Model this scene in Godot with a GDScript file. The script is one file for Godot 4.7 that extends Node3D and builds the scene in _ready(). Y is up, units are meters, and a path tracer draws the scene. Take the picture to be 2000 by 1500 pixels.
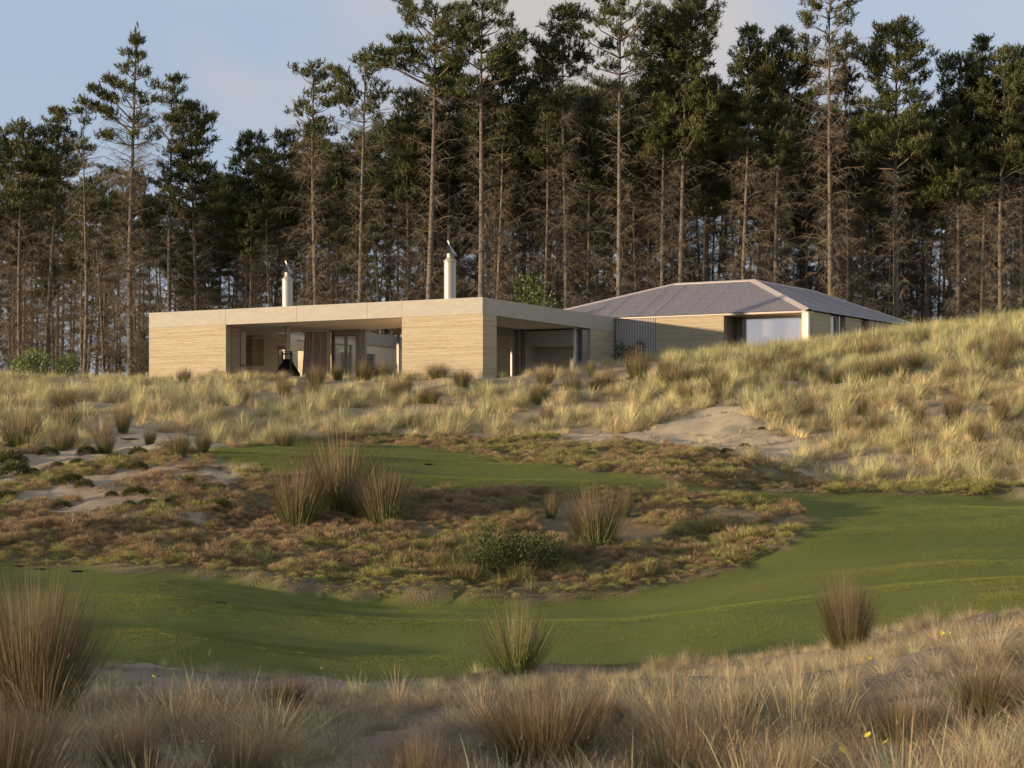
extends Node3D
# A flat-roofed rammed-earth house and a hipped-roof wing on a dune above a links fairway, pine belt behind.
# Units are metres, y is up. "u" is a bearing (thousandths-like scale, 1000 = straight ahead), "d" the distance north of the viewpoint.

const F := 3460.0
const EYE := 1.7
const FLOOR := 4.75                 # house floor above the ground under the viewpoint

# ------------------------------------------------------------------ mesh collector
class MB:
	var v := PackedVector3Array()
	var n := PackedVector3Array()
	var c := PackedColorArray()
	var col := Color(1, 1, 1)
	func tri(a: Vector3, b: Vector3, d: Vector3) -> void:
		var nn := (d - a).cross(b - a).normalized()
		v.push_back(a); v.push_back(b); v.push_back(d)
		n.push_back(nn); n.push_back(nn); n.push_back(nn)
		c.push_back(col); c.push_back(col); c.push_back(col)
	func tri3(a: Vector3, b: Vector3, d: Vector3, ca: Color, cb: Color, cd: Color) -> void:
		var nn := (d - a).cross(b - a).normalized()
		v.push_back(a); v.push_back(b); v.push_back(d)
		n.push_back(nn); n.push_back(nn); n.push_back(nn)
		c.push_back(ca); c.push_back(cb); c.push_back(cd)
	func quad(a: Vector3, b: Vector3, d: Vector3, e: Vector3, out := Vector3.ZERO) -> void:
		if out != Vector3.ZERO and (d - a).cross(b - a).dot(out) < 0.0:
			tri(a, d, b); tri(a, e, d)
		else:
			tri(a, b, d); tri(a, d, e)
	func box(x0: float, x1: float, y0: float, y1: float, z0: float, z1: float, t := Transform3D()) -> void:
		var p := []
		for i in 8:
			p.append(t * Vector3(x1 if i & 1 else x0, y1 if i & 2 else y0, z1 if i & 4 else z0))
		var bs := t.basis
		quad(p[0], p[1], p[3], p[2], -bs.z); quad(p[4], p[5], p[7], p[6], bs.z)
		quad(p[0], p[2], p[6], p[4], -bs.x); quad(p[1], p[3], p[7], p[5], bs.x)
		quad(p[0], p[1], p[5], p[4], -bs.y); quad(p[2], p[3], p[7], p[6], bs.y)
	# box with chamfered vertical and horizontal edges of size e
	func cbox(x0: float, x1: float, y0: float, y1: float, z0: float, z1: float, e: float) -> void:
		var cx := (x0 + x1) / 2; var cy := (y0 + y1) / 2; var cz := (z0 + z1) / 2
		var hx := (x1 - x0) / 2; var hy := (y1 - y0) / 2; var hz := (z1 - z0) / 2
		var o := Vector3(cx, cy, cz)
		for s in [-1.0, 1.0]:
			quad(o + Vector3(s * hx, -hy + e, -hz + e), o + Vector3(s * hx, hy - e, -hz + e), o + Vector3(s * hx, hy - e, hz - e), o + Vector3(s * hx, -hy + e, hz - e), Vector3(s, 0, 0))
			quad(o + Vector3(-hx + e, s * hy, -hz + e), o + Vector3(hx - e, s * hy, -hz + e), o + Vector3(hx - e, s * hy, hz - e), o + Vector3(-hx + e, s * hy, hz - e), Vector3(0, s, 0))
			quad(o + Vector3(-hx + e, -hy + e, s * hz), o + Vector3(hx - e, -hy + e, s * hz), o + Vector3(hx - e, hy - e, s * hz), o + Vector3(-hx + e, hy - e, s * hz), Vector3(0, 0, s))
		for s in [-1.0, 1.0]:
			for t in [-1.0, 1.0]:
				quad(o + Vector3(s * hx, t * (hy - e), -hz + e), o + Vector3(s * hx, t * (hy - e), hz - e), o + Vector3(s * (hx - e), t * hy, hz - e), o + Vector3(s * (hx - e), t * hy, -hz + e), Vector3(s, t, 0))
				quad(o + Vector3(s * hx, -hy + e, t * (hz - e)), o + Vector3(s * hx, hy - e, t * (hz - e)), o + Vector3(s * (hx - e), hy - e, t * hz), o + Vector3(s * (hx - e), -hy + e, t * hz), Vector3(s, 0, t))
				quad(o + Vector3(-hx + e, s * hy, t * (hz - e)), o + Vector3(hx - e, s * hy, t * (hz - e)), o + Vector3(hx - e, s * (hy - e), t * hz), o + Vector3(-hx + e, s * (hy - e), t * hz), Vector3(0, s, t))
				for w in [-1.0, 1.0]:
					var q := [o + Vector3(s * hx, t * (hy - e), w * (hz - e)), o + Vector3(s * (hx - e), t * hy, w * (hz - e)), o + Vector3(s * (hx - e), t * (hy - e), w * hz)]
					if (q[2] - q[0]).cross(q[1] - q[0]).dot(Vector3(s, t, w)) < 0.0:
						tri(q[0], q[2], q[1])
					else:
						tri(q[0], q[1], q[2])
	func ring(p: Vector3, axis: Vector3, r: float, k: int, turn := 0.0) -> PackedVector3Array:
		var side := axis.cross(Vector3(0.31, 0.17, 0.93)).normalized()
		var other := axis.cross(side).normalized()
		var out := PackedVector3Array()
		for i in k:
			var w := TAU * i / k + turn
			out.push_back(p + (side * cos(w) + other * sin(w)) * r)
		return out
	# smooth tapered tube through points
	func tube(pts: PackedVector3Array, rad: PackedFloat32Array, k: int, caps := false) -> void:
		var prev := PackedVector3Array()
		var prevp := Vector3.ZERO
		for i in pts.size():
			var ax: Vector3 = (pts[mini(i + 1, pts.size() - 1)] - pts[maxi(i - 1, 0)]).normalized()
			var r := ring(pts[i], ax, rad[i], k)
			if i > 0:
				for j in k:
					var j2 := (j + 1) % k
					var a := prev[j]; var b := r[j]; var e := r[j2]; var g := prev[j2]
					var na := (a - prevp).normalized(); var nb := (b - pts[i]).normalized(); var ne := (e - pts[i]).normalized(); var ng := (g - prevp).normalized()
					if (e - a).cross(b - a).dot(na) >= 0.0:
						v.append_array([a, b, e, a, e, g]); n.append_array([na, nb, ne, na, ne, ng])
					else:
						v.append_array([a, e, b, a, g, e]); n.append_array([na, ne, nb, na, ng, ne])
					for q in 6: c.push_back(col)
			prev = r; prevp = pts[i]
			if caps and (i == 0 or i == pts.size() - 1):
				for j in k:
					if i == 0: tri(pts[i], r[(j + 1) % k], r[j])
					else: tri(pts[i], r[j], r[(j + 1) % k])
	# profile [radius, height] turned round the y axis through o
	func lathe(o: Vector3, prof: Array, k: int) -> void:
		for i in prof.size() - 1:
			for j in k:
				var a := TAU * j / k; var b := TAU * (j + 1) / k
				var da := Vector3(cos(a), 0, sin(a)); var db := Vector3(cos(b), 0, sin(b))
				var p: Array = prof[i]; var q: Array = prof[i + 1]
				var s := Vector2(q[1] - p[1], p[0] - q[0]).normalized()
				var na := (da * s.x + Vector3(0, s.y, 0)).normalized(); var nb := (db * s.x + Vector3(0, s.y, 0)).normalized()
				var v0: Vector3 = o + da * p[0] + Vector3(0, p[1], 0); var v1: Vector3 = o + da * q[0] + Vector3(0, q[1], 0)
				var v2: Vector3 = o + db * q[0] + Vector3(0, q[1], 0); var v3: Vector3 = o + db * p[0] + Vector3(0, p[1], 0)
				if (v2 - v0).cross(v1 - v0).dot(na) >= 0.0:
					v.append_array([v0, v1, v2, v0, v2, v3]); n.append_array([na, na, nb, na, nb, nb])
				else:
					v.append_array([v0, v2, v1, v0, v3, v2]); n.append_array([na, nb, na, na, nb, nb])
				for w in 6: c.push_back(col)
	# a grass blade: ribbon from p along dir, arching by droop, w wide at the foot
	func blade(p: Vector3, dir: Vector3, length: float, w: float, droop: float, segs: int, c0: Color, c1: Color, side: Vector3) -> void:
		var s := side * (w * 0.5)
		var a := p - s; var b := p + s
		var q := p
		var dd := dir
		var ca := c0
		for i in segs:
			var t := float(i + 1) / segs
			dd = (dd + Vector3(dir.x, -1.0, dir.z) * (droop * t / segs)).normalized()
			q += dd * (length / segs)
			var cb := c0.lerp(c1, t)
			if i == segs - 1:
				tri3(a, q, b, ca, cb, ca)
			else:
				var ww := 1.0 - 0.55 * t
				var a2 := q - s * ww; var b2 := q + s * ww
				tri3(a, a2, b2, ca, cb, cb); tri3(a, b2, b, ca, cb, ca)
				a = a2; b = b2
			ca = cb
	func build(m: Material) -> ArrayMesh:
		var arr := []
		arr.resize(Mesh.ARRAY_MAX)
		arr[Mesh.ARRAY_VERTEX] = v
		arr[Mesh.ARRAY_NORMAL] = n
		arr[Mesh.ARRAY_COLOR] = c
		var am := ArrayMesh.new()
		am.add_surface_from_arrays(Mesh.PRIMITIVE_TRIANGLES, arr)
		am.surface_set_material(0, m)
		return am

# ------------------------------------------------------------------ node helpers
var names := {}
func numbered(called: String) -> String:
	var k: int = names.get(called, 0)
	names[called] = k + 1
	return called if k == 0 else "%s_%03d" % [called, k]

func thing(called: String, label: String, category: String, at := Vector3.ZERO, turn := 0.0, group := "") -> Node3D:
	var o := Node3D.new()
	o.name = numbered(called)
	add_child(o)
	o.position = at
	o.rotation.y = turn
	tag(o, label, category, group)
	return o

func tag(o: Node, label: String, category: String, group := "", kind := "") -> void:
	if label: o.set_meta("label", label)
	if category: o.set_meta("category", category)
	if group: o.set_meta("group", group)
	if kind: o.set_meta("kind", kind)

func part(called: String, mesh: Mesh, parent: Node3D, label := "") -> MeshInstance3D:
	var o := MeshInstance3D.new()
	o.mesh = mesh
	o.name = called if parent != self else numbered(called)
	parent.add_child(o, true)
	if label: o.set_meta("label", label)
	return o

func pbox(called: String, parent: Node3D, m: Material, x0: float, x1: float, y0: float, y1: float, z0: float, z1: float, e := 0.0) -> MeshInstance3D:
	var b := MB.new()
	if e > 0.0: b.cbox(x0, x1, y0, y1, z0, z1, e)
	else: b.box(x0, x1, y0, y1, z0, z1)
	return part(called, b.build(m), parent)

func scatter(called: String, label: String, category: String, mesh: Mesh, list: Array, tints: PackedColorArray) -> void:
	if list.is_empty(): return
	var mm := MultiMesh.new()
	mm.transform_format = MultiMesh.TRANSFORM_3D
	mm.use_colors = true
	mm.mesh = mesh
	mm.instance_count = list.size()
	for i in list.size():
		mm.set_instance_transform(i, list[i])
		mm.set_instance_color(i, tints[i])
	var o := MultiMeshInstance3D.new()
	o.multimesh = mm
	o.name = numbered(called)
	add_child(o)
	tag(o, label, category, "", "stuff")

# ------------------------------------------------------------------ materials
func lin(r: float, g: float, b: float) -> Color:
	return Color(r, g, b).linear_to_srgb()

func mat(r: float, g: float, b: float, rough := 0.85, metal := 0.0) -> StandardMaterial3D:
	var m := StandardMaterial3D.new()
	m.albedo_color = lin(r, g, b)
	m.roughness = rough
	m.metallic = metal
	return m

func leafmat(back := 0.35, rough := 0.65) -> StandardMaterial3D:
	var m := StandardMaterial3D.new()
	m.vertex_color_use_as_albedo = true
	m.roughness = rough
	m.metallic_specular = 0.3
	m.cull_mode = BaseMaterial3D.CULL_DISABLED
	if back > 0.0:
		m.backlight_enabled = true
		m.backlight = Color(back, back, back).linear_to_srgb()
	return m

func noise(sd: int, freq: float, oct := 4) -> FastNoiseLite:
	var f := FastNoiseLite.new()
	f.seed = sd
	f.noise_type = FastNoiseLite.TYPE_SIMPLEX_SMOOTH
	f.frequency = freq
	f.fractal_octaves = oct
	return f

# colour texture: mixes two linear colours by noise with grain; stretch makes streaks along x
func tex_noise(sz: int, sd: int, c0: Color, c1: Color, fx: float, fy: float, grain: float, gain := 1.0) -> ImageTexture:
	var im := Image.create(sz, sz, false, Image.FORMAT_RGB8)
	var f := noise(sd, 1.0, 5)
	var r := RandomNumberGenerator.new()
	r.seed = sd
	for y in sz:
		for x in sz:
			# wrap on a torus so that the tile has no seam
			var ax := TAU * x / sz; var ay := TAU * y / sz
			var nv := f.get_noise_3d(cos(ax) * fx + 3.0 * cos(ay) * 0.0, sin(ax) * fx + cos(ay) * fy, sin(ay) * fy)
			var t := clampf(0.5 + nv * gain + r.randf_range(-grain, grain), 0.0, 1.0)
			im.set_pixel(x, y, c0.lerp(c1, t).linear_to_srgb())
	return ImageTexture.create_from_image(im)

func height_tex(sz: int, sd: int, fx: float, fy: float) -> ImageTexture:
	return tex_noise(sz, sd, Color(0, 0, 0), Color(1, 1, 1), fx, fy, 0.15, 1.0)

var M := {}
func make_materials() -> void:
	# rammed earth: horizontal strata, each lift with pitted, broken darker courses
	var W := 1024
	var im := Image.create(W, 512, false, Image.FORMAT_RGB8)
	var hi := Image.create(W, 512, false, Image.FORMAT_RGB8)
	var f1 := noise(11, 1.0, 4); var f2 := noise(12, 1.0, 3); var f3 := noise(13, 1.0, 2)
	var r := RandomNumberGenerator.new(); r.seed = 5
	var base := Color(0.325, 0.258, 0.158); var pale := Color(0.43, 0.36, 0.245); var dark := Color(0.17, 0.12, 0.07)
	for y in 512:
		var ay := TAU * y / 512.0
		for x in W:
			var ax := TAU * x / float(W)
			var wob := f1.get_noise_3d(cos(ax) * 1.1, sin(ax) * 1.1, 4.0) * 0.018 + f3.get_noise_3d(cos(ax) * 3.5, sin(ax) * 3.5, 8.0) * 0.004
			var vy := y / 512.0 + wob
			var band := f2.get_noise_2d(vy * 44.0, 0.5 + 0.25 * cos(ax)) + 0.5 * f2.get_noise_2d(vy * 120.0, 7.0 + 0.5 * sin(ax))
			var t := clampf(0.5 + band * 1.1, 0.0, 1.0)
			var col := base.lerp(pale, t)
			# broken dark courses
			var ln := absf(fposmod(vy * 27.0, 1.0) - 0.5 + f1.get_noise_2d(floor(vy * 27.0) * 3.1, 2.0) * 0.4)
			var brk := f3.get_noise_3d(cos(ax) * 2.2, sin(ax) * 2.2 + floor(vy * 27.0) * 2.7, vy * 40.0)
			var pit := clampf((0.13 - ln) * 9.0, 0.0, 1.0) * clampf(brk * 3.0 - 0.1, 0.0, 1.0)
			pit = maxf(pit, clampf(f3.get_noise_3d(cos(ax) * 22.0, sin(ax) * 22.0, vy * 160.0) * 1.6 - 0.75, 0.0, 0.6))
			col = col.lerp(dark, pit * 0.62)
			var g := r.randf_range(-0.035, 0.035)
			col = Color(col.r + g, col.g + g, col.b + g * 0.8)
			im.set_pixel(x, y, col.linear_to_srgb())
			var hv := clampf(0.62 + band * 0.16 - pit * 0.6 + g * 2.0, 0.0, 1.0)
			hi.set_pixel(x, y, Color(hv, hv, hv))
	var earth := mat(1, 1, 1, 0.95)
	earth.albedo_texture = ImageTexture.create_from_image(im)
	earth.uv1_triplanar = true
	earth.uv1_scale = Vector3(0.19, 0.33, 0.19)
	earth.uv1_triplanar_sharpness = 8.0
	earth.heightmap_enabled = true
	earth.heightmap_texture = ImageTexture.create_from_image(hi)
	earth.heightmap_scale = 0.7
	M.earth = earth

	var conc := mat(1, 1, 1, 0.9)
	conc.albedo_texture = tex_noise(512, 21, Color(0.345, 0.315, 0.255), Color(0.41, 0.375, 0.31), 0.9, 0.9, 0.05, 0.7)
	conc.uv1_triplanar = true
	conc.uv1_scale = Vector3(0.22, 0.45, 0.22)
	conc.uv1_triplanar_sharpness = 8.0
	M.concrete = conc
	var slab := mat(1, 1, 1, 0.85)
	slab.albedo_texture = tex_noise(256, 22, Color(0.46, 0.42, 0.36), Color(0.54, 0.50, 0.43), 1.5, 1.5, 0.06, 0.8)
	slab.uv1_triplanar = true
	slab.uv1_scale = Vector3(0.3, 0.3, 0.3)
	M.slab = slab
	var plaster := mat(1, 1, 1, 0.95)
	plaster.albedo_texture = tex_noise(256, 23, Color(0.66, 0.56, 0.41), Color(0.72, 0.62, 0.46), 1.5, 1.5, 0.03, 0.7)
	plaster.uv1_triplanar = true
	plaster.uv1_scale = Vector3(0.3, 0.3, 0.3)
	M.plaster = plaster
	var ceil := mat(1, 1, 1, 0.8)
	ceil.albedo_texture = tex_noise(256, 24, Color(0.66, 0.57, 0.44), Color(0.72, 0.63, 0.50), 4.0, 0.8, 0.03, 0.7)
	ceil.uv1_triplanar = true
	ceil.uv1_scale = Vector3(0.25, 0.25, 0.25)
	M.ceiling = ceil
	M.bronze = mat(0.17, 0.145, 0.12, 0.45, 0.3)
	M.alu = mat(0.36, 0.33, 0.30, 0.4, 0.5)
	M.steel = mat(0.40, 0.375, 0.325, 0.55, 0.4)
	M.zinc = mat(0.30, 0.295, 0.29, 0.55, 0.5)
	M.black = mat(0.012, 0.012, 0.013, 0.95)
	M.black.metallic_specular = 0.15
	M.stain = mat(0.12, 0.095, 0.075, 0.6)
	M.white = mat(0.74, 0.70, 0.62, 0.8)
	M.timber = mat(0.30, 0.18, 0.10, 0.6)
	M.curtain = mat(0.56, 0.465, 0.40, 0.95)
	M.curtain.cull_mode = BaseMaterial3D.CULL_DISABLED
	M.sheer = mat(0.72, 0.69, 0.64, 0.95)
	M.lamp = mat(0.9, 0.85, 0.75, 0.5)
	var glass := StandardMaterial3D.new()
	glass.albedo_color = Color(0.55, 0.62, 0.58, 0.16)
	glass.transparency = BaseMaterial3D.TRANSPARENCY_ALPHA
	glass.roughness = 0.02
	glass.metallic_specular = 0.9
	M.glass = glass
	# sun-control glazing of the wing: a metal-coated pane that mirrors the evening sky
	M.mirror_glass = mat(0.80, 0.69, 0.63, 0.08, 0.92)
	M.gap = mat(0.10, 0.085, 0.075, 0.9)
	var batt := mat(1, 1, 1, 0.85)
	batt.albedo_texture = tex_noise(256, 25, Color(0.40, 0.345, 0.305), Color(0.50, 0.44, 0.39), 3.0, 0.7, 0.06, 0.8)
	batt.uv1_triplanar = true
	batt.uv1_scale = Vector3(2.0, 0.4, 2.0)
	M.batten = batt
	var roof := mat(1, 1, 1, 0.75)
	roof.albedo_texture = tex_noise(256, 26, Color(0.265, 0.228, 0.222), Color(0.305, 0.262, 0.252), 1.2, 1.2, 0.03, 0.6)
	roof.uv1_triplanar = true
	roof.uv1_scale = Vector3(0.15, 0.15, 0.15)
	M.roof = roof
	M.flashing = mat(0.46, 0.385, 0.35, 0.5, 0.15)
	M.screw = mat(0.62, 0.56, 0.52, 0.5, 0.3)

	var bark := mat(1, 1, 1, 0.95)
	var bi := Image.create(256, 512, false, Image.FORMAT_RGB8)
	var bf := noise(31, 1.0, 4); var bg := noise(32, 1.0, 3); var bl := noise(33, 1.0, 3)
	for y in 512:
		var ay := TAU * y / 512.0
		for x in 256:
			var ax := TAU * x / 256.0
			var fur := bf.get_noise_3d(cos(ax) * 7.0, sin(ax) * 7.0 + cos(ay) * 3.0, sin(ay) * 3.0)
			var li := bl.get_noise_3d(cos(ax) * 2.0, sin(ax) * 2.0 + cos(ay) * 6.0, sin(ay) * 6.0) + 0.5 * bg.get_noise_3d(cos(ax) * 9.0, sin(ax) * 9.0 + cos(ay) * 20.0, sin(ay) * 20.0)
			var col := Color(0.175, 0.135, 0.10).lerp(Color(0.075, 0.06, 0.047), clampf(0.45 - fur * 1.5, 0.0, 1.0))
			col = col.lerp(Color(0.36, 0.31, 0.215), clampf(li * 2.4 - 0.55, 0.0, 0.7))
			bi.set_pixel(x, y, col.linear_to_srgb())
	bark.albedo_texture = ImageTexture.create_from_image(bi)
	bark.uv1_triplanar = true
	bark.uv1_scale = Vector3(0.8, 0.22, 0.8)
	M.bark = bark
	M.twig = leafmat(0.0, 0.9)
	M.needle = leafmat(0.2, 0.6)
	M.grass = leafmat(0.30, 0.7)
	M.leaf = leafmat(0.35, 0.5)
	var sand := StandardMaterial3D.new()
	sand.vertex_color_use_as_albedo = true
	sand.roughness = 0.97
	sand.metallic_specular = 0.2
	sand.albedo_texture = tex_noise(512, 41, Color(0.72, 0.70, 0.66), Color(1.0, 1.0, 1.0), 5.0, 5.0, 0.22, 0.8)
	sand.uv1_triplanar = true
	sand.uv1_world_triplanar = true
	sand.uv1_scale = Vector3(0.5, 0.5, 0.5)
	sand.heightmap_enabled = true
	sand.heightmap_texture = height_tex(512, 42, 7.0, 7.0)
	sand.heightmap_scale = 2.5
	M.sand = sand
	var turf := StandardMaterial3D.new()
	turf.vertex_color_use_as_albedo = true
	turf.roughness = 0.95
	turf.metallic_specular = 0.2
	turf.albedo_texture = tex_noise(512, 43, Color(0.72, 0.74, 0.68), Color(1.0, 1.0, 1.0), 9.0, 9.0, 0.25, 0.7)
	turf.uv1_triplanar = true
	turf.uv1_world_triplanar = true
	turf.uv1_scale = Vector3(0.7, 0.7, 0.7)
	M.turf = turf

# ------------------------------------------------------------------ camera, sky, sun
func make_world() -> void:
	var cam := Camera3D.new()
	cam.name = "camera"
	cam.position = Vector3(0, EYE, 0)
	var ca := CameraAttributesPhysical.new()
	ca.frustum_near = 0.1
	ca.frustum_far = 6000.0
	ca.frustum_focal_length = 60.0
	ca.exposure_aperture = 9.0
	ca.frustum_focus_distance = 62.0
	cam.attributes = ca
	cam.near = 0.1
	cam.far = 6000.0
	cam.projection = Camera3D.PROJECTION_FRUSTUM
	cam.size = 0.1 * 1500.0 / F
	cam.frustum_offset = Vector2(0, 0.1 * 130.0 / F)
	add_child(cam)
	cam.current = true

	var env := Environment.new()
	env.background_mode = Environment.BG_SKY
	env.tonemap_mode = Environment.TONE_MAPPER_LINEAR
	env.tonemap_exposure = 1.5
	env.sdfgi_enabled = true
	env.ssao_enabled = true
	env.ssil_enabled = true
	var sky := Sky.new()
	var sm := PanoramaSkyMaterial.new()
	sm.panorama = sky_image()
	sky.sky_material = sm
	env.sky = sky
	var we := WorldEnvironment.new()
	we.name = "world_environment"
	we.environment = env
	add_child(we)

	var sun := DirectionalLight3D.new()
	sun.name = "sun"
	sun.light_color = Color(1.0, 0.895, 0.75)
	sun.light_energy = 1.56
	sun.light_angular_distance = 1.2
	sun.shadow_enabled = true
	add_child(sun)
	sun.look_at_from_position(Vector3(0, 30, 0), Vector3(0, 30, 0) + sun_dir, Vector3.UP)

var sun_dir := Vector3(1.404, -0.150, -0.49).normalized()

func sky_image() -> ImageTexture:
	var w := 1024; var h := 512
	var im := Image.create(w, h, false, Image.FORMAT_RGBF)
	var f := noise(77, 1.0, 4); var g := noise(78, 1.0, 3)
	for y in h:
		var el := (0.5 - (y + 0.5) / h) * PI
		for x in w:
			var ph := ((x + 0.5) / w - 0.5) * TAU
			var pc := ph - 0.075
			var dir := Vector3(sin(ph) * cos(el), sin(el), -cos(ph) * cos(el))
			var e := maxf(0.0, dir.y)
			var col := Color(0.355, 0.41, 0.485).lerp(Color(0.275, 0.34, 0.435), smoothstep(0.03, 0.22, e)).lerp(Color(0.235, 0.30, 0.41), smoothstep(0.22, 1.0, e))
			# thin evening cloud: broad soft sheets, pinkish grey
			var p := Vector3(sin(pc) * cos(el), 0, -cos(pc) * cos(el)) / (e + 0.28)
			var c := f.get_noise_3d(p.x * 1.15 + 6.29, p.z * 1.15 + 0.82, 1.7) + 0.2 * g.get_noise_3d(p.x * 4.0, p.z * 4.0, 3.0)
			var t := smoothstep(-0.06, 0.42, c) * smoothstep(0.02, 0.14, e) * 0.9
			col = col.lerp(Color(0.41, 0.375, 0.355), t)
			# brighter air round the low sun, widened out of view to lift the fill
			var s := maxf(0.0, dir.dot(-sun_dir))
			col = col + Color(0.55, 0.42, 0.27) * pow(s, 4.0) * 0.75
			im.set_pixel(x, y, col)
	return ImageTexture.create_from_image(im)

# ------------------------------------------------------------------ terrain
const COLS := [-700.0, -250.0, 0.0, 300.0, 600.0, 900.0, 1200.0, 1450.0, 1600.0, 1800.0, 2000.0, 2300.0, 2900.0]
# heights relative to the eye, as [distance, height] along each bearing
var prof := [
	[[0, -1.65], [6, -1.6], [10, -1.6], [14, -1.6], [20, -1.9], [25, -2.3], [30, -2.2], [34, -2.0], [38, -1.7], [42, -1.2], [46, -0.6], [50, 0.0], [54, 0.4], [58, 0.8], [66, 1.9], [72, 2.7], [76, 3.15], [80, 3.2], [90, 3.4], [110, 3.6], [150, 3.0], [170, 0]],
	[[0, -1.65], [6, -1.7], [10, -1.85], [14, -1.85], [20, -2.3], [25, -2.8], [30, -2.6], [34, -2.4], [38, -2.1], [42, -1.5], [46, -0.85], [50, -0.2], [54, 0.25], [58, 0.6], [62, 1.25], [66, 1.8], [72, 2.6], [76, 3.08], [80, 3.2], [90, 3.4], [110, 3.6], [150, 3.0], [170, 0]],
	[[0, -1.65], [6, -1.7], [10, -1.95], [14, -2.0], [20, -2.5], [25, -3.03], [30, -2.82], [34, -2.65], [38, -2.36], [42, -1.7], [46, -1.06], [50, -0.36], [54, 0.16], [58, 0.5], [62, 1.16], [66, 1.72], [72, 2.54], [76, 3.05], [80, 3.2], [90, 3.4], [110, 3.6], [150, 3.0], [170, 0]],
	[[0, -1.65], [6, -1.7], [10, -1.95], [14, -2.15], [20, -2.54], [25, -3.0], [28, -2.95], [31, -2.78], [34, -2.65], [37, -2.51], [41, -1.96], [45, -1.1], [49, -0.24], [52, 0.0], [56, 0.19], [60, 0.69], [66, 1.62], [72, 2.5], [77, 3.03], [80, 3.1], [90, 3.4], [110, 3.6], [150, 3.0], [170, 0]],
	[[0, -1.65], [6, -1.7], [10, -1.95], [14, -2.2], [20, -2.66], [25.5, -3.28], [29, -3.19], [33, -3.05], [36.5, -2.9], [40, -2.25], [43, -1.49], [47, -0.475], [50, -0.29], [54, -0.08], [58, 0.2], [62, 0.63], [67, 1.55], [72, 2.39], [76, 3.03], [80, 3.1], [90, 3.3], [110, 3.6], [150, 3.0], [170, 0]],
	[[0, -1.65], [6, -1.7], [10, -1.95], [14, -2.2], [20, -2.72], [26, -3.34], [30, -3.25], [33, -3.1], [36, -3.02], [39.5, -2.4], [43, -1.55], [46, -0.77], [48, -0.71], [52, -0.38], [57, 0.0], [61, 0.44], [66, 1.34], [71, 2.36], [75, 3.14], [80, 3.1], [90, 3.3], [110, 3.6], [150, 3.0], [170, 0]],
	[[0, -1.65], [6, -1.7], [10, -1.95], [14, -2.18], [20, -2.63], [27, -3.28], [31, -3.18], [36, -2.91], [40, -2.25], [43.5, -1.51], [46, -0.84], [49, -0.64], [53, -0.31], [58, 0.25], [62, 0.72], [67, 1.65], [72, 2.66], [77, 3.6], [80, 3.9], [83, 3.9], [90, 3.5], [110, 3.8], [150, 3.0], [170, 0]],
	[[0, -1.65], [6, -1.68], [10, -1.9], [14, -2.1], [20, -2.49], [27, -3.14], [31, -2.96], [34, -2.75], [37.5, -2.44], [41, -1.9], [44, -1.33], [46, -1.04], [49, -0.85], [53, -0.38], [57, 0.25], [61, 0.97], [66, 2.0], [71, 2.95], [75, 3.8], [77, 4.05], [80, 4.0], [83, 4.0], [90, 3.6], [110, 3.8], [150, 3.0], [170, 0]],
	[[0, -1.65], [6, -1.66], [10, -1.85], [14, -2.0], [20, -2.37], [27, -3.04], [31, -2.87], [36, -2.39], [41, -1.78], [44, -1.4], [47, -1.07], [50, -0.94], [53, -0.61], [57, 0.08], [62, 1.16], [67, 2.3], [72, 3.35], [76, 4.35], [79, 4.5], [83, 4.3], [90, 4.0], [110, 3.9], [150, 3.0], [170, 0]],
	[[0, -1.65], [6, -1.62], [10, -1.7], [14, -1.82], [20, -2.17], [27, -2.77], [31, -2.64], [36, -2.24], [41, -1.72], [47, -1.13], [50, -0.98], [54, -0.39], [58, 0.5], [63, 1.73], [68, 3.0], [73, 4.0], [77, 4.9], [81, 5.15], [86, 4.9], [95, 4.5], [110, 4.0], [150, 3.0], [170, 0]],
	[[0, -1.65], [6, -1.6], [10, -1.6], [14, -1.66], [20, -1.94], [27, -2.46], [31, -2.42], [36, -2.19], [41, -1.72], [47, -1.17], [50, -1.01], [54, -0.31], [58, 0.67], [63, 1.91], [68, 3.3], [73, 4.55], [77, 5.5], [81, 5.8], [86, 5.5], [95, 4.8], [110, 4.0], [150, 3.0], [170, 0]],
	[[0, -1.65], [6, -1.6], [10, -1.5], [14, -1.5], [20, -1.75], [27, -2.3], [31, -2.3], [36, -2.1], [41, -1.7], [47, -1.1], [50, -0.9], [54, -0.2], [58, 0.8], [63, 2.1], [68, 3.5], [73, 5.0], [77, 6.0], [81, 6.4], [86, 6.0], [95, 5.0], [110, 4.0], [150, 3.0], [170, 0]],
	[[0, -1.65], [6, -1.6], [10, -1.5], [14, -1.4], [20, -1.6], [27, -2.1], [31, -2.1], [36, -2.0], [41, -1.6], [47, -1.0], [50, -0.8], [54, 0.0], [58, 1.0], [63, 2.3], [68, 3.7], [73, 5.2], [77, 6.2], [81, 6.5], [86, 6.0], [95, 5.0], [110, 4.0], [150, 3.0], [170, 0]],
]
var HT := []
var n_big := noise(51, 0.11, 2)
var n_mid := noise(52, 0.42, 3)
var n_fine := noise(57, 1.5, 2)
var n_fair := noise(53, 0.10, 2)
var n_edge := noise(54, 0.55, 3)
var n_dens := noise(55, 0.22, 3)

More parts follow.
